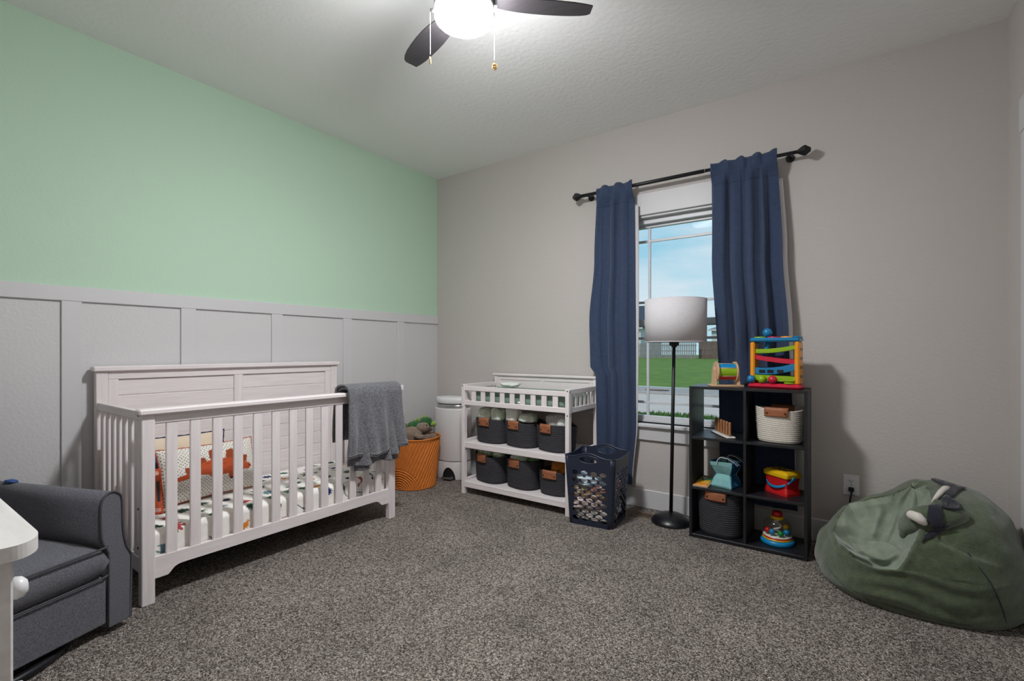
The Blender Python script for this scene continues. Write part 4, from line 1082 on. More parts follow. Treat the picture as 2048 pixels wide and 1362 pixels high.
# ------------------------------------------------------------------ cube shelf
KX0, KX1, KY0, KY1, KH = 2.430, 3.036, -.362, -.072, .900
ks = thing('cube_shelf', 'black six-cube shelf with open back below the window', 'shelf', ((KX0 + KX1) / 2, (KY0 + KY1) / 2, 0))
kx, ky = (KX1 - KX0) / 2, (KY1 - KY0) / 2
def kb(nm, x0, x1, z0, z1, y0=-ky, y1=ky): return MB().box(x0, x1, y0, y1, z0, z1, .0012).obj(nm, M_esp, ks)
kb('side_panel', -kx, -kx + .0155, 0, KH - .0155); kb('side_panel', kx - .0155, kx, 0, KH - .0155)
kb('top_panel', -kx, kx, KH - .0155, KH); kb('bottom_panel', -kx + .0155, kx - .0155, .006, .0215)
kb('divider', -.0075, .0075, .0215, KH - .0155, -ky + .001)
Z1, Z2, Z0 = .303, .600, .0215
for x0, x1 in ((-kx + .0155, -.0075), (.0075, kx - .0155)):
    kb('shelf_board', x0, x1, Z1 - .0155, Z1, -ky + .001); kb('shelf_board', x0, x1, Z2 - .0155, Z2, -ky + .001)
kb('toe_board', -kx + .0155, kx - .0155, 0, .006, -ky + .002, -ky + .03)
for z in (.012, .295, .592, KH - .03):
    for y in (-ky + .05, ky - .05):
        MB().cyl((kx - .0005, y, z), (kx + .0006, y, z), .0045, n=10).obj('cam_cap', M_slot, ks)

# ---- ball-drop tower on top of the shelf
tw = thing('ball_tower_toy', 'bright plastic ball-drop tower on top of the black shelf', 'toy', (2.876, -.236, KH), -.10)
tws, twd = .126, .055
def rbox(m, x0, x1, y0, y1, z0, z1, r): return m.box(x0, x1, y0, y1, z0, z1, r)
rbox(MB(), -tws - .008, tws + .008, -twd - .008, twd + .008, 0, .026, .010).obj('tray_base', P_red, tw)
MB().box(-tws + .004, tws - .004, -twd + .004, twd - .004, .0255, .028, .001).obj('tray_floor', P_red, tw)
for sx_ in (-1, 1):
    x = sx_ * (tws - .014); p = MB().box(x - .012, x + .012, -twd + .003, twd - .003, .026, .262, .007).obj('side_panel', P_orange, tw)
    for z in (.07, .12, .17, .22): MB().box(x + sx_ * .0115, x + sx_ * .0128, -.036, -.020, z - .008, z + .008, .0003).obj('panel_slot', P_dark, p)
    for z in (.07, .12, .17, .22): MB().box(x + sx_ * .0115, x + sx_ * .0128, .004, .030, z - .008, z + .008, .0003).obj('panel_slot', P_dark, p)
rbox(MB(), -tws, tws, -twd, twd, .262, .286, .008).obj('top_frame', P_blue, tw)
for x, m_ in ((-.082, P_green), (-.012, P_red), (.055, P_orange)): MB().lathe([(.031, .284), (.032, .292), (.027, .293), (.024, .286)], 24, (x, 0, 0)).obj('drop_ring', m_, tw)
MB().box(.088, tws - .002, -twd + .004, twd - .004, .284, .292, .003).obj('side_tray', P_blue, tw)
def ramp(nm, m_, x0, z0, x1, z1, bow, w, wall, thick=.004):
    g = MB()
    def R(u, v):
        x = x0 + (x1 - x0) * u; z = z0 + (z1 - z0) * u - bow * math.sin(PI * u); t = v * 2 - 1
        prof_ = [(-w, wall), (-w, 0), (w, 0), (w, wall)]; k = v * 3; i = min(2, int(k)); f = k - i
        y = prof_[i][0] * (1 - f) + prof_[i + 1][0] * f; dz = prof_[i][1] * (1 - f) + prof_[i + 1][1] * f
        return (x, y, z + dz)
    g.grid(R, 18, 9, smooth=False); return g.obj(nm, m_, tw, solid=thick, off=0)
ramp('upper_ramp', P_green, -.105, .200, .115, .225, .008, .036, .022)
ramp('middle_ramp', P_red, -.115, .168, .115, .138, .004, .036, .024)
r3 = ramp('lower_ramp', P_blue, -.115, .082, .115, .112, .014, .040, .036)
for x in (-.062, -.020, .030): MB().box(x - .016, x + .016, -.0435, -.0422, .086 + .02 * (x + .06), .104 + .02 * (x + .06), .0004).obj('ramp_window', P_dark, r3)
ramp('bottom_ramp', P_green, -.115, .046, .108, .040, .0, .040, .030)
MB().tube([(-.04, .0, .262), (-.045, 0, .235), (-.058, 0, .20), (-.06, 0, .175)], [.013, .013, .012, .009], 12).obj('drop_tube', P_blue, tw)
MB().lathe([(.034, -.002), (.036, .002), (.028, .004), (.03, -.016)], 24, (0, 0, 0)).obj('crocodile_mouth', P_green, tw).location = (.075, -.030, .046)
for i, (x, m_, nm, lb) in enumerate(((-.118, P_blue, 'toy_ball', 'blue ball in the tray of the ball tower'), (-.062, P_green, 'toy_ball', 'lime ball in the tray of the ball tower'), (-.008, P_red, 'toy_ball', 'crimson ball in the tray of the ball tower'))):
    wv_ = Matrix.Rotation(-.10, 3, 'Z') @ Vector((x, -.050, .0)); o = MB().ball((0, 0, 0), .0225, 20, 12).obj(nm, m_); o.location = (2.876 + wv_.x, -.236 + wv_.y, KH + .028 + .0225); tag(o, lb, 'ball', 'balls of the ball tower')
wv_ = Matrix.Rotation(-.10, 3, 'Z') @ Vector((-.045, 0, 0)); o = MB().ball((0, 0, 0), .0255, 20, 12).obj('toy_ball', P_blue); o.location = (2.876 + wv_.x, -.236 + wv_.y, KH + .292 + .0235); tag(o, 'blue ball resting on top of the ball tower', 'ball', 'balls of the ball tower')

# ---- wooden spinning drum
dm = thing('spinning_drum', 'wooden spinning drum toy with blue and lime panels on the shelf', 'toy', (2.612, -.255, KH), .50)
MB().box(-.090, .090, -.050, .050, 0, .011, .002).obj('base', M_beech, dm)
for s_ in (-1, 1):
    x = s_ * .066
    MB().prism([(-.036, .011), (.036, .011), (.022, .095), (.012, .112), (-.012, .112), (-.022, .095)], lambda a, b, d: (d, a, b), x - .006, x + .006).obj('upright', M_beech, dm)
    MB().cyl((s_ * .060 - .005, 0, .088), (s_ * .060 - .005 + (.010 if s_ > 0 else 0) - (0 if s_ > 0 else 0), 0, .088), .058, n=40) 
    MB().cyl((s_ * .0495, 0, .088), (s_ * .0585, 0, .088), .060, n=44).obj('end_disc', M_beech, dm)
MB().cyl((-.072, 0, .088), (.072, 0, .088), .006, n=10).obj('axle', M_beech, dm)
cl = [P_skyb, P_green, P_orange, P_red2, P_green, P_skyb]
for k in range(6):
    a0_ = math.radians(-24 + 60 * k + 60); pn = MB(); nn = 6; V = []
    for r in (.0445, .0475):
        for i in range(nn + 1):
            a = a0_ + math.radians(54) * i / nn
            for x in (-.0490, .0490): V.append((x, r * math.cos(a), .088 + r * math.sin(a)))
    q = 2 * (nn + 1); F = []
    for l in (0, 1):
        for i in range(nn): F.append((l * q + 2 * i, l * q + 2 * i + 1, l * q + 2 * i + 3, l * q + 2 * i + 2))
    for i in (0, nn): F.append((2 * i, 2 * i + 1, q + 2 * i + 1, q + 2 * i))
    pn.add(V, F).obj('drum_panel', [P_orange, P_skyb, P_green, P_red2, P_green, P_skyb][k], dm)
    a = a0_ + math.radians(57); MB().cyl((-.0495, .046 * math.cos(a), .088 + .046 * math.sin(a)), (.0495, .046 * math.cos(a), .088 + .046 * math.sin(a)), .0035, n=8).obj('drum_batten', M_beech, dm)

# ---- peg rack
pk = thing('peg_rack_toy', 'row of wooden stacking pegs on a white tray in the shelf', 'toy', (2.588, -.212, Z2), -1.0)
MB().box(-.126, .126, -.028, .028, 0, .012, .005).obj('tray', P_white, pk)
for i in range(6):
    x = -.104 + .0415 * i; pr = [(.002, .012)]
    for j in range(10): z = .014 + .0075 * j; pr += [(.0074 + (.0014 if (i % 2 == 0) else .0008), z), (.0074 + (.0014 if i % 2 == 0 else .0008), z + .004), (.0058, z + .0057)]
    pr += [(.0078, .090), (.0065, .093), (.001, .094)]
    MB().lathe(pr, 18, (x, 0, 0)).obj('peg', M_peg, pk)

# ---- baskets in the shelf
rope_basket('rope_basket', 'cream cotton rope basket with tan leather tabs in the shelf', .246, .215, .190, M_cream, 17, (2.893, -.225, Z2), -.06, .118, .040, group=None, seed=31)
rope_basket('rope_basket', 'large charcoal basket in the bottom corner of the black shelf', .264, .250, .258, M_char, 20, (2.587, -.222, Z0), -.10, .118, .046, flare=.07, seed=32)
soft('toy_pouch', 'royal blue pouch peeking over the large charcoal basket rim', 'pouch', (2.560, -.235, Z0 + .243), (.12, .15, .05), mat('royal_blue_cloth', S(30, 52, 150), .7), 33)
soft('toy_pouch', 'blue and maroon pouch at the side of the large charcoal basket', 'pouch', (2.660, -.215, Z0 + .241), (.08, .16, .05), mat('blue_maroon_cloth', S(34, 60, 150), .7, var=S(92, 30, 40), vscale=16), 34)
# ---- puzzle board
pz = thing('puzzle_board', 'wooden puzzle board lying under the edge of the teal bag', 'puzzle', (2.490, -.220, Z1))
MB().box(-.043, .043, -.132, .130, 0, .009, .001).obj('board', M_beech, pz)
for y0, y1, m_, nm in ((-.120, -.070, P_orange, 'puzzle_piece'), (-.055, .0, P_yellow, 'puzzle_piece'), (.015, .07, P_dgreen, 'puzzle_piece')): MB().box(-.030, .034, y0, y1, .0085, .012, .001).obj(nm, m_, pz)
# ---- teal fabric bag: pinched waist like a folded paper bag
M_teal = mat('teal_canvas', S(132, 184, 184), .9, var=S(122, 174, 176), vscale=10, bump=.25, bscale=120, bdist=.003); M_tealb = mat('blue_canvas', S(28, 106, 150), .9, var=S(22, 94, 138), vscale=10, bump=.2, bscale=120, bdist=.003)
bg_ = thing('teal_tote', 'crumpled teal and blue fabric tote standing on the shelf', 'bag', (2.612, -.240, Z1), -.30)
lev = [(0, .060, .055, .0), (.010, .064, .058, .0), (.045, .056, .046, .004), (.072, .046, .034, .010), (.100, .056, .046, .004), (.128, .066, .056, 0), (.150, .068, .060, 0)]
def bagside(k, m_, nm):
    def P(u, v):
        f = v * (len(lev) - 1); i = min(len(lev) - 2, int(f)); t = f - i; L_ = [lev[i][j] * (1 - t) + lev[i + 1][j] * t for j in range(4)]
        z, hx, hy, pin = L_; s = 2 * u - 1; dent = pin * 1.3 * (1 - abs(s)) + .004 * (1 - s * s) * math.sin(v * PI)
        crease = .004 * abs(abs(s) - abs(v - .5) * 2)
        q = [(s * hx, -hy + dent + crease), (hx - dent - crease, s * hy), (-s * hx, hy - dent), (-hx + dent, -s * hy)][k]
        return (q[0], q[1], z + .006 * s * (v > .8) * (k == 0))
    return MB().grid(P, 16, 18, smooth=False).obj(nm, m_, bg_, solid=.003, off=0)
bagside(0, M_teal, 'front_face'); bagside(1, M_tealb, 'side_face'); bagside(2, M_teal, 'back_face'); bagside(3, M_tealb, 'side_face')
MB().box(-.058, .058, -.053, .053, 0, .003, .001).obj('bag_bottom', M_tealb, bg_)
for y, lean in ((-.052, .05), (.052, .03)):
    hd = MB(); pts = [(-.022 + .03 * 0, y, .135), (-.020, y, .160), (-.005, y + lean * .2, .178), (.030, y + lean * .5, .172), (.062, y + lean * .8, .152), (.078, y + lean, .132)]
    st = MB()
    for a, b in zip(pts, pts[1:]): pass
    def H(u, v):
        f = u * (len(pts) - 1); i = min(len(pts) - 2, int(f)); t = f - i; p = Vector(pts[i]).lerp(Vector(pts[i + 1]), t); return (p.x, p.y + (v - .5) * .024, p.z)
    hs = st.grid(H, 20, 4).obj('handle', M_tealb, bg_, solid=.002, off=0)
    for v in (0, 1): MB().tube([H(i / 20, v) for i in range(21)], .0022, 6).obj('handle_piping', P_white, hs)
# ---- shape-sorter bucket
bk = thing('shape_sorter', 'red bucket toy with yellow lid and blue handle on the shelf', 'toy', (2.902, -.200, Z1), -.62)
def rrect(hx, hy, r, n=5): return [(sx_ * (hx - r) + r * math.cos(a), sy_ * (hy - r) + r * math.sin(a)) for sx_, sy_, a0_ in ((1, 1, 0), (-1, 1, PI / 2), (-1, -1, PI), (1, -1, 3 * PI / 2)) for a in [a0_ + PI / 2 * i / n for i in range(n + 1)]]
def loft(levels, smooth=False, caps=True):
    m = MB(); V = []; n = None
    for hx, hy, r, z in levels: p = rrect(hx, hy, r); n = len(p); V += [(x, y, z) for x, y in p]
    m.add(V, [(k * n + i, k * n + (i + 1) % n, (k + 1) * n + (i + 1) % n, (k + 1) * n + i) for k in range(len(levels) - 1) for i in range(n)], smooth)
    if caps: m.add(V[:n], [tuple(range(n))[::-1]]); m.add(V[-n:], [tuple(range(n))])
    return m
loft([(.078, .056, .012, 0), (.078, .056, .012, .012), (.072, .050, .012, .034), (.070, .048, .012, .040), (.074, .052, .012, .100)]).obj('bucket', P_red2, bk)
loft([(.080, .058, .016, .098), (.082, .060, .016, .104), (.082, .060, .016, .118), (.078, .056, .016, .124), (.070, .048, .014, .132), (.06, .04, .012, .134)]).obj('lid', P_yellow, bk)
for i, (x, y, n) in enumerate(((-.036, .018, 20), (.0, .018, 4), (.036, .018, 3), (-.036, -.018, 5), (.0, -.018, 6), (.036, -.018, 20))):
    V = [(x + .012 * math.cos(2 * PI * k / n + .7), y + .012 * math.sin(2 * PI * k / n + .7), .1345) for k in range(n)]; MB().add(V, [tuple(range(n))]).obj('sorting_hole', P_dark, bk)
hp_ = []
for i in range(25):
    a = PI * i / 24; hp_.append((-.082 * math.cos(a), -.056 * math.sin(a) - .008, .098 - .055 * math.sin(a)))
def HB_(u, v): f = u * 24; i = min(23, int(f)); p = Vector(hp_[i]).lerp(Vector(hp_[i + 1]), f - i); return (p.x, p.y - .003, p.z + (v - .5) * .014)
MB().grid(HB_, 48, 3).obj('handle', P_skyb, bk, solid=.004, off=0)
for s_ in (-1, 1): MB().cyl((s_ * .078, -.008, .098), (s_ * .088, -.008, .098), .009, n=14).obj('handle_pivot', P_skyb, bk)
# ---- ball popper dome
bp = thing('ball_popper', 'clear dome ball popper with red button on the lowest shelf', 'toy', (2.880, -.225, Z0))
MB().lathe([(.0, 0), (.080, 0), (.086, .006), (.086, .022), (.078, .028), (.0, .028)], 40).obj('base', P_skyb, bp)
MB().lathe([(.0, .028), (.075, .028), (.076, .036), (.0, .036)], 40).obj('yellow_ring', P_yellow, bp)
MB().lathe([(.0, .036), (.073, .036), (.073, .044), (.0, .044)], 40).obj('red_ring', P_red2, bp)
MB().lathe([(.0, .044), (.073, .044), (.074, .050), (.0, .050)], 40).obj('white_ring', P_white, bp)
dome = [(.071, .050), (.072, .10)] + [(.024 + .048 * math.cos(a), .10 + .042 * math.sin(a)) for a in [PI / 2 * i / 8 for i in range(9)]]
MB().lathe(dome, 40).obj('clear_dome', glass_mat('clear_plastic', (.93, .92, .88, 1), .06, .08), bp)
MB().lathe([(.0, .138), (.034, .138), (.035, .146), (.028, .152), (.0, .152)], 32).obj('yellow_collar', P_yellow, bp)
MB().lathe([(.0, .150), (.026, .150), (.027, .172), (.022, .178), (.0, .180)], 32).obj('push_button', P_red2, bp)
MB().tube([(.018 * math.cos(i * .5), .018 * math.sin(i * .5), .052 + .0035 * i) for i in range(25)], .005, 8).obj('spiral_spindle', P_white, bp)
for i, (x, y, z, m_, cn) in enumerate(((-.045, -.030, .072, P_red2, 'red'), (-.02, -.050, .072, P_skyb, 'blue'), (.022, -.048, .068, P_dgreen, 'green'), (.048, -.018, .072, P_skyb, 'azure'), (.04, .02, .09, P_yellow, 'yellow'))):
    o = MB().ball((0, 0, 0), .0165, 16, 10).obj('popper_ball', m_); o.location = (2.880 + x, -.225 + y, Z0 + z); tag(o, cn + ' ball inside the clear popper dome', 'ball', 'balls inside the popper')

# ------------------------------------------------------------------ bean bag chair (dinosaur: fleece shell, sage hollow, felt claws)
bb = thing('bean_bag', 'dark green fleece bean bag with sage hollow and white claws', 'bean bag', (3.462, -.392, 0))
BC = Vector((3.462, -.392, 0))
TOPT = [(-.40, .17), (-.37, .24), (-.26, .325), (-.11, .395), (.02, .485), (.12, .505), (.23, .49), (.31, .445), (.36, .38), (.385, .29), (.40, .16)]
def topz(x):
    for (a, p), (b, q) in zip(TOPT, TOPT[1:]):
        if a <= x <= b: t = (x - a) / (b - a); t = t * t * (3 - 2 * t) * .5 + t * .5; return p + (q - p) * t
    return .12
CAV = [(3.150, .195), (3.170, .270), (3.215, .340), (3.30, .392), (3.395, .430), (3.470, .500), (3.520, .470), (3.535, .405), (3.500, .330), (3.475, .240), (3.435, .130), (3.405, .070), (3.325, .055), (3.235, .085), (3.175, .125)]
CAV = [Vector(p) for p in CAV]
def cavdist(p):
    """signed distance to the hollow's outline in the upright plane y=-.4 (positive inside)"""
    ins = False; d = 9; n = len(CAV)
    for i in range(n):
        a, b = CAV[i], CAV[(i + 1) % n]; ab = b - a; t = max(0, min(1, (p - a).dot(ab) / ab.length_squared)); d = min(d, (p - a - ab * t).length)
        if (a.y > p.y) != (b.y > p.y) and p.x < (b.x - a.x) * (p.y - a.y) / (b.y - a.y) + a.x: ins = not ins
    return d if ins else -d
def plane_pt(P):      # where the sight line through P crosses the upright plane y=-.4
    d = P - CAM; t = (-.4 - CAM.y) / d.y; q = CAM + d * t; return Vector((q.x, q.z))
NP, NE = 260, 150
def bag_raw(u, v):
    ph = 2 * PI * u; e = -.35 + (PI / 2 + .35) * v
    ca, sa = math.cos(ph), math.sin(ph); ax = .385 if ca > 0 else .392; ay = .375
    k = max(0, math.cos(max(0, e))) ** .46 if e > 0 else 1 - .30 * (e / .35) ** 2 * .35
    q = (abs(ca) ** 2.3 + abs(sa) ** 2.3) ** (-1 / 2.3)
    x = ax * q * ca * k; y = ay * q * sa * k
    T = topz(x) * (1 - .22 * max(0, -y / .38) ** 1.5) * (1 - .08 * max(0, y / .38))
    z = .085 + (T - .085) * max(0, math.sin(max(0, e))) ** .62 if e >= 0 else .085 * (1 + e / .35)
    n = .012 * nz3(x * 5 + 2, y * 5, z * 5) + .008 * nz3(x * 11, y * 11 + 4, z * 14)
    if z > .02: x += n * ca; y += n * sa; z += n * .6
    # slanting crease that folds the hood over at the right
    c1 = (x - .05) * .35 + (z - .36); z -= .020 * math.exp(-(c1 / .022) ** 2) * (1 if x > .05 and z > .2 else 0)
    # low belly wrinkles on the front
    if y < 0 and .03 < z < .2: y += .006 * math.sin(z * 90 + 5 * nz3(x * 4, z * 4, 0)) * math.exp(-((x - .0) / .22) ** 2)
    return Vector((x, y, max(0.001, z)))
raw = [[bag_raw(i / NP, j / NE) for i in range(NP)] for j in range(NE + 1)]
cavv = [[cavdist(plane_pt(raw[j][i] + BC)) if raw[j][i].y < .2 else -1 for i in range(NP)] for j in range(NE + 1)]
DIN = Vector((.10, .78, -.62))
V = []; dd = []
for j in range(NE + 1):
    for i in range(NP):
        p = raw[j][i].copy(); c = cavv[j][i]; dd.append(c)
        if c > 0:
            pp = plane_pt(p + BC)
            dep = .200 * (1 - math.exp(-c / .050))
            sst = lambda x: (lambda t: t * t * (3 - 2 * t))(max(0, min(1, x)))
            d1 = math.hypot((pp.x - 3.325) / .098, (pp.y - .190) / .062); seat = sst((1.06 - d1) / .30)
            d2 = math.hypot((pp.x - 3.235) / .070, (pp.y - .118) / .034); lip = sst((1.05 - d2) / .45)
            d3 = math.hypot((pp.x - 3.255) / .105, (pp.y - .310) / .075); bol = sst((1.05 - d3) / .7)
            dep -= .075 * seat * (1.1 - .45 * d1 * d1) + .060 * lip + .035 * bol
            fold_ = 0.0
            for (ax_, ay_, bx_, by_, w_, h_) in ((3.345, .255, 3.415, .440, .013, .026), (3.375, .245, 3.470, .470, .016, .022), (3.30, .275, 3.335, .370, .009, .014), (3.190, .180, 3.255, .160, .008, .014), (3.36, .10, 3.45, .20, .020, .03), (3.215, .23, 3.27, .22, .009, .012)):
                ex_, ey_ = bx_ - ax_, by_ - ay_; tt = max(0, min(1, ((pp.x - ax_) * ex_ + (pp.y - ay_) * ey_) / (ex_ * ex_ + ey_ * ey_)))
                fold_ -= h_ * math.exp(-(((pp.x - ax_ - ex_ * tt) ** 2 + (pp.y - ay_ - ey_ * tt) ** 2) / w_ ** 2)) * min(1, c / .02)
            p += DIN * (dep + fold_ + .010 * nz3(pp.x * 11, pp.y * 11, 2) * min(1, c / .02))
        elif c > -.03: p -= DIN * .010 * math.exp(-((c + .012) / .010) ** 2)      # rolled edge
        p.z = max(.001, p.z); V.append(p)
Fo, Fi = [], []
for j in range(NE):
    for i in range(NP):
        q = (j * NP + i, j * NP + (i + 1) % NP, (j + 1) * NP + (i + 1) % NP, (j + 1) * NP + i)
        (Fi if sum(dd[k] for k in q) / 4 > .002 else Fo).append(q)
def subset(F, nm, m):
    used = sorted({k for f in F for k in f}); ix = {k: n for n, k in enumerate(used)}
    return MB().add([V[k] for k in used], [tuple(ix[k] for k in f) for f in F], True).obj(nm, m, bb)
shell = subset(Fo, 'fleece_shell', M_bagout); inner = subset(Fi, 'sage_hollow', M_bagin)
bvh = BVHTree.FromPolygons([tuple(v) for v in V], Fo + Fi)
def onbag(px, py, off=.004):
    d = Vector((-math.sin(YAW), math.cos(YAW), 0)) + Vector((math.cos(YAW), math.sin(YAW), 0)) * ((px - 1024) / FPX) + Vector((0, 0, 1)) * ((HORIZON - py) / FPX)
    h, n, i, t = bvh.ray_cast(CAM - BC, d.normalized())
    if h is None:
        q = CAM + d * ((-.22 - CAM.y) / d.y) - BC; h, n, i, t = bvh.find_nearest(q)
    if n.dot(d) > 0: n = -n
    return h + n * off
# plush arm that carries the claws
arm = [onbag(a, b, .004) for a, b in [(1930, 1034), (1905, 1034), (1880, 1036), (1858, 1038), (1838, 1044), (1822, 1054), (1812, 1066), (1806, 1076)]]
MB().tube(arm, [.020, .040, .052, .056, .054, .046, .030, .010], 16).obj('plush_arm', M_bagout, bb)
_b = MB().add([tuple(v) for v in V], Fo + Fi).tube(arm, [.020, .040, .052, .056, .054, .046, .030, .010], 16)
bvh = BVHTree.FromPolygons([tuple(v) for v in _b.v], _b.f)
def patch(nm, m, poly, off=.006, sub=6):
    xs = [p[0] for p in poly]; ys = [p[1] for p in poly]; pts = [Vector(p) for p in poly]; ne = len(pts)
    P_ = np.array(poly, float)
    dens = []
    for a, b in zip(poly, poly[1:] + poly[:1]):
        for k in range(4): dens.append(Vector((a[0] + (b[0] - a[0]) * k / 4, a[1] + (b[1] - a[1]) * k / 4)))
    pts = dens; ne = len(pts)
    for gx in np.arange(min(xs), max(xs), sub):
        for gy in np.arange(min(ys), max(ys), sub):
            if inpoly(np.array([gx]), np.array([gy]), poly)[0]: pts.append(Vector((gx, gy)))
    v2, _, f2, *_r = delaunay_2d_cdt(pts, [(i, (i + 1) % ne) for i in range(ne)], [], 1, 1e-4)
    W_ = [onbag(v[0], v[1], off) for v in v2]; W_ = [w if w is not None else W_[0] for w in W_]
    return MB().add(W_, [tuple(f) for f in f2], True).obj(nm, m, bb, solid=.006, off=0)
patch('navy_patch', M_bagnavy, [(1858, 1014), (1880, 1010), (1886, 1030), (1884, 1050), (1862, 1053), (1853, 1036)], .008)
patch('navy_patch', M_bagnavy, [(1884, 1000), (1895, 994), (1916, 1008), (1920, 1022), (1900, 1022), (1885, 1018)], .008)
patch('navy_patch', M_bagnavy, [(1841, 1084), (1868, 1052), (1900, 1046), (1886, 1060), (1862, 1077)], .006)
patch('navy_patch', M_bagnavy, [(1852, 954), (1880, 962), (1930, 978), (1916, 984), (1902, 1000), (1893, 992), (1886, 974)], .006)
def claw(pts, rad, nm='white_claw'):
    P_ = [onbag(a, b, r_ * .55) for (a, b), r_ in zip(pts, rad)]
    if all(p is not None for p in P_): MB().tube(P_, rad, 12).obj(nm, M_bagwhite, bb)
claw([(1864, 1006), (1872, 997), (1882, 988), (1891, 981), (1897, 977)], [.004, .008, .012, .014, .008])
claw([(1823, 1031), (1829, 1031), (1836, 1036), (1844, 1043), (1851, 1049)], [.012, .019, .021, .018, .008])
# piped seam running down the side of the shell
sm_ = [onbag(x, y, .0015) for x, y in [(1935, 1105), (1940, 1112), (1962, 1140), (1971, 1152), (1980, 1165), (1988, 1180), (1995, 1195), (2001, 1209), (2006, 1222), (2009, 1234), (2012, 1245)]]
MB().tube([p for p in sm_ if p is not None], .0022, 6).obj('side_seam', M_bagnavy, bb)
sm_ = [onbag(x, y, .001) for x, y in [(1642, 1105), (1654, 1130), (1668, 1150), (1684, 1166), (1700, 1180), (1730, 1198), (1760, 1214), (1795, 1228), (1830, 1238), (1865, 1245), (1900, 1249), (1930, 1251), (1960, 1251)]]
MB().tube([p for p in sm_ if p is not None], .003, 6).obj('base_seam', M_bagout, bb)
# ------------------------------------------------------------------ glider armchair
AR = math.radians(21)     # facing direction
gl = thing('glider_chair', 'charcoal tweed glider armchair beside the crib', 'armchair', (.820, -2.622, 0), AR)
# local: +x forwards, -y towards the near arm; origin at the far arm's front outer foot
ARM = [(-.004, .03), (0, .285), (-.020, .325), (-.034, .40), (-.038, .515), (-.050, .545), (-.075, .558), (-.100, .548), (-.116, .515), (-.116, .42), (-.110, .37), (-.092, .33), (-.088, .29), (-.090, .03)]
def crom(P, k=5):
    out = []; n = len(P)
    for i in range(n):
        p0, p1, p2, p3 = [Vector(P[(i + j) % n]) for j in (-1, 0, 1, 2)]
        if (p1 - p2).length > .12 or (p0 - p1).length > .2: out.append(tuple(p1)); continue
        for j in range(k):
            t = j / k; out.append(tuple(.5 * ((2 * p1) + (-p0 + p2) * t + (2 * p0 - 5 * p1 + 4 * p2 - p3) * t * t + (-p0 + 3 * p1 - 3 * p2 + p3) * t ** 3)))
    return out
ARMS = crom(ARM)
def armrest(y_sign, yo, nm='armrest'):
    f = lambda a, b, d: (d, yo + y_sign * a, b)
    a = MB().prism(ARMS, f, -.74, 0.0, smooth=True).obj(nm, M_chair, gl)
    MB().tube([f(p[0], p[1], .001) for p in ARMS], .0042, 8, closed=True).obj('arm_piping', M_chairpipe, a)
    return a
a_far = armrest(1, 0); a_near = armrest(-1, -.76)
def cushion(nm, x0, x1, y0, y1, z0, z1, bul, m=M_chair, piping=True, par=gl):
    g = MB()
    def P(u, v, top):
        a, b = 2 * u - 1, 2 * v - 1; sx_ = (x0 + x1) / 2 + a * (x1 - x0) / 2; sy_ = (y0 + y1) / 2 + b * (y1 - y0) / 2
        r = max(0, 1 - a ** 8) * max(0, 1 - b ** 8); h = bul * (1 - a * a) * (1 - b * b)
        zc = (z0 + z1) / 2; hz = (z1 - z0) / 2
        return (sx_, sy_, zc + (hz * r ** .25 + h) * (1 if top else -1) if top else zc - hz * r ** .25)
    g.grid(lambda u, v: P(u, v, True), 40, 40); g.grid(lambda u, v: P(u, v, False), 40, 40)
    o = g.obj(nm, m, par)
    if piping:
        for z in (z1 - .012, z0 + .012): MB().tube([(x1 - .002 - (.01 if abs(t) > .97 else 0), (y0 + y1) / 2 + t * (y1 - y0) / 2, z) for t in [-1 + 2 * i / 40 for i in range(41)]], .0042, 8).obj('cushion_piping', M_chairpipe, o)
    return o
cushion('seat_cushion', -.62, .012, -.668, -.092, .225, .362, .030)
MB().box(-.70, -.012, -.668, -.092, .05, .235, .012).obj('front_panel', M_chair, gl)
MB().box(-.012, .002, -.664, -.096, .05, .228, .006).obj('footrest_panel', M_chair, gl)
MB().prism([(-.82, .06), (-.66, .06), (-.62, .36), (-.70, .95), (-.745, 1.02), (-.80, 1.04), (-.85, 1.0), (-.86, .90)], lambda x, z, y: (x, y, z), -.645, -.135).obj('backrest', M_chair, gl)
bc = MB(); 
bc.grid(lambda u, v: (-.61 - .085 * v ** 1.2 + .05 * math.sin(PI * v) * (1 - (2 * u - 1) ** 4), -.385 + (2 * u - 1) * .25, .37 + .56 * v), 20, 20)
bc.obj('back_cushion', M_chair, gl, solid=.03, off=0)
rb = [(-.30 + .30 * math.cos(2 * PI * i / 48), -.38 + .30 * math.sin(2 * PI * i / 48), .016) for i in range(48)]
MB().tube(rb, .016, 10, closed=True).obj('swivel_ring', M_blackg, gl)
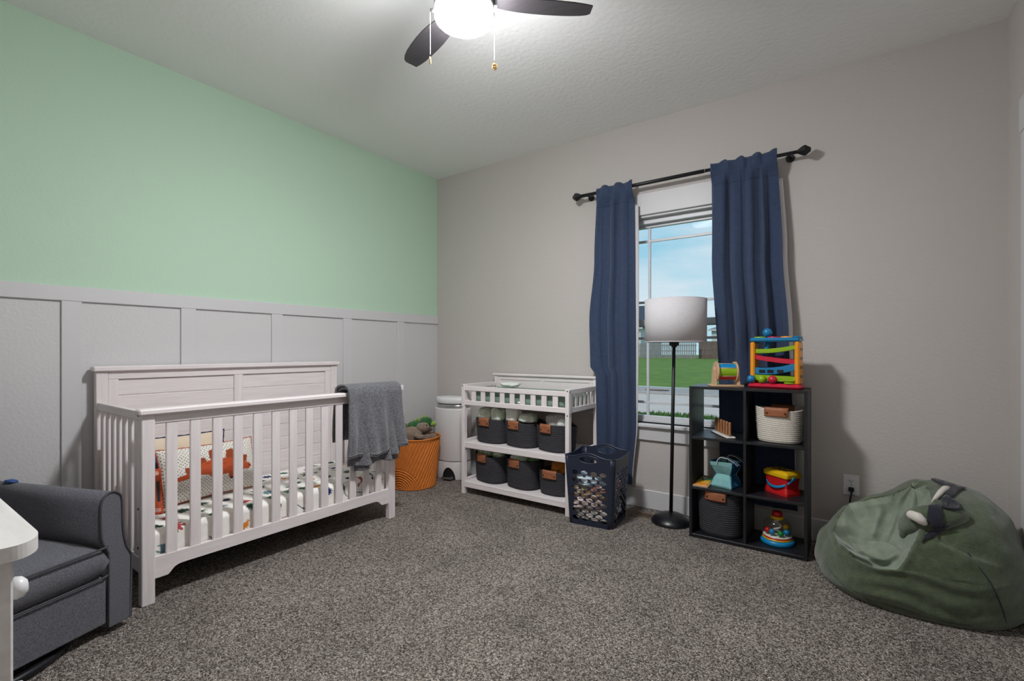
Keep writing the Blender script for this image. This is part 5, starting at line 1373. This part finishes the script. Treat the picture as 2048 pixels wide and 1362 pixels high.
MB().cyl((-.30, -.38, .01), (-.30, -.38, .06), .06, n=20).box(-.59, -.01, -.40, -.36, .008, .022).box(-.32, -.28, -.67, -.09, .008, .022).obj('swivel_base', M_blackg, gl)
soft('burp_cloth', 'blue cloth lying on the glider arm', 'cloth', (.335, -2.893, .563), (.055, .03, .014), mat('blue_terry', S(60, 90, 150), .95, bump=.4, bscale=200), 71, .4)

# ------------------------------------------------------------------ bedside chest in the foreground
ns = thing('chest_of_drawers', 'pale wood chest with rounded top and white knobs near camera', 'chest', (1.60, -3.355, 0))
hx0, hx1, hy0, hy1 = -.34, .352, -.285, .265; R_ = .075
tp_ = [(hx0, hy0), (hx1, hy0)] + [(hx1 - R_ + R_ * math.cos(a), hy1 - R_ * .62 + R_ * .62 * math.sin(a)) for a in [PI / 2 * i / 10 for i in range(11)]] + [(hx0 + R_ - R_ * math.cos(a), hy1 - R_ * .62 + R_ * .62 * math.sin(a)) for a in [PI / 2 - PI / 2 * i / 10 for i in range(11)]]
MB().prism(tp_, lambda x, y, z: (x, y, z), .722, .750).obj('top', M_dresser, ns)
for x0 in (-.325, .285): MB().box(x0, x0 + .030, .190, .226, 0, .722, .004).obj('front_post', M_dresser, ns)
for x0 in (-.322, .294): MB().box(x0, x0 + .018, -.245, .192, .06, .722, .002).obj('side_panel', M_dresser, ns)
MB().box(-.30, .29, -.245, -.235, .06, .722, .002).obj('back_panel', M_dresser, ns)
for k in range(3):
    z0 = .085 + .212 * k; d_ = MB().box(-.293, .283, .19, .216, z0, z0 + .205, .004).obj('drawer', M_dresser, ns)
    for x in (-.17, .268 - .09 if k < 2 else .245): MB().lathe([(.0, .030), (.012, .029), (.020, .022), (.0225, .012), (.018, .004), (.008, -.002), (.007, -.014), (.0, -.014)], 24).obj('knob', M_white, d_)
    for i_, kn in enumerate(d_.children): kn.rotation_euler = (-PI / 2, 0, 0); kn.location = ((-.17, .255)[i_], .226, z0 + .128)
MB().box(-.30, .29, .19, .214, .04, .083, .003).obj('plinth_rail', M_dresser, ns)
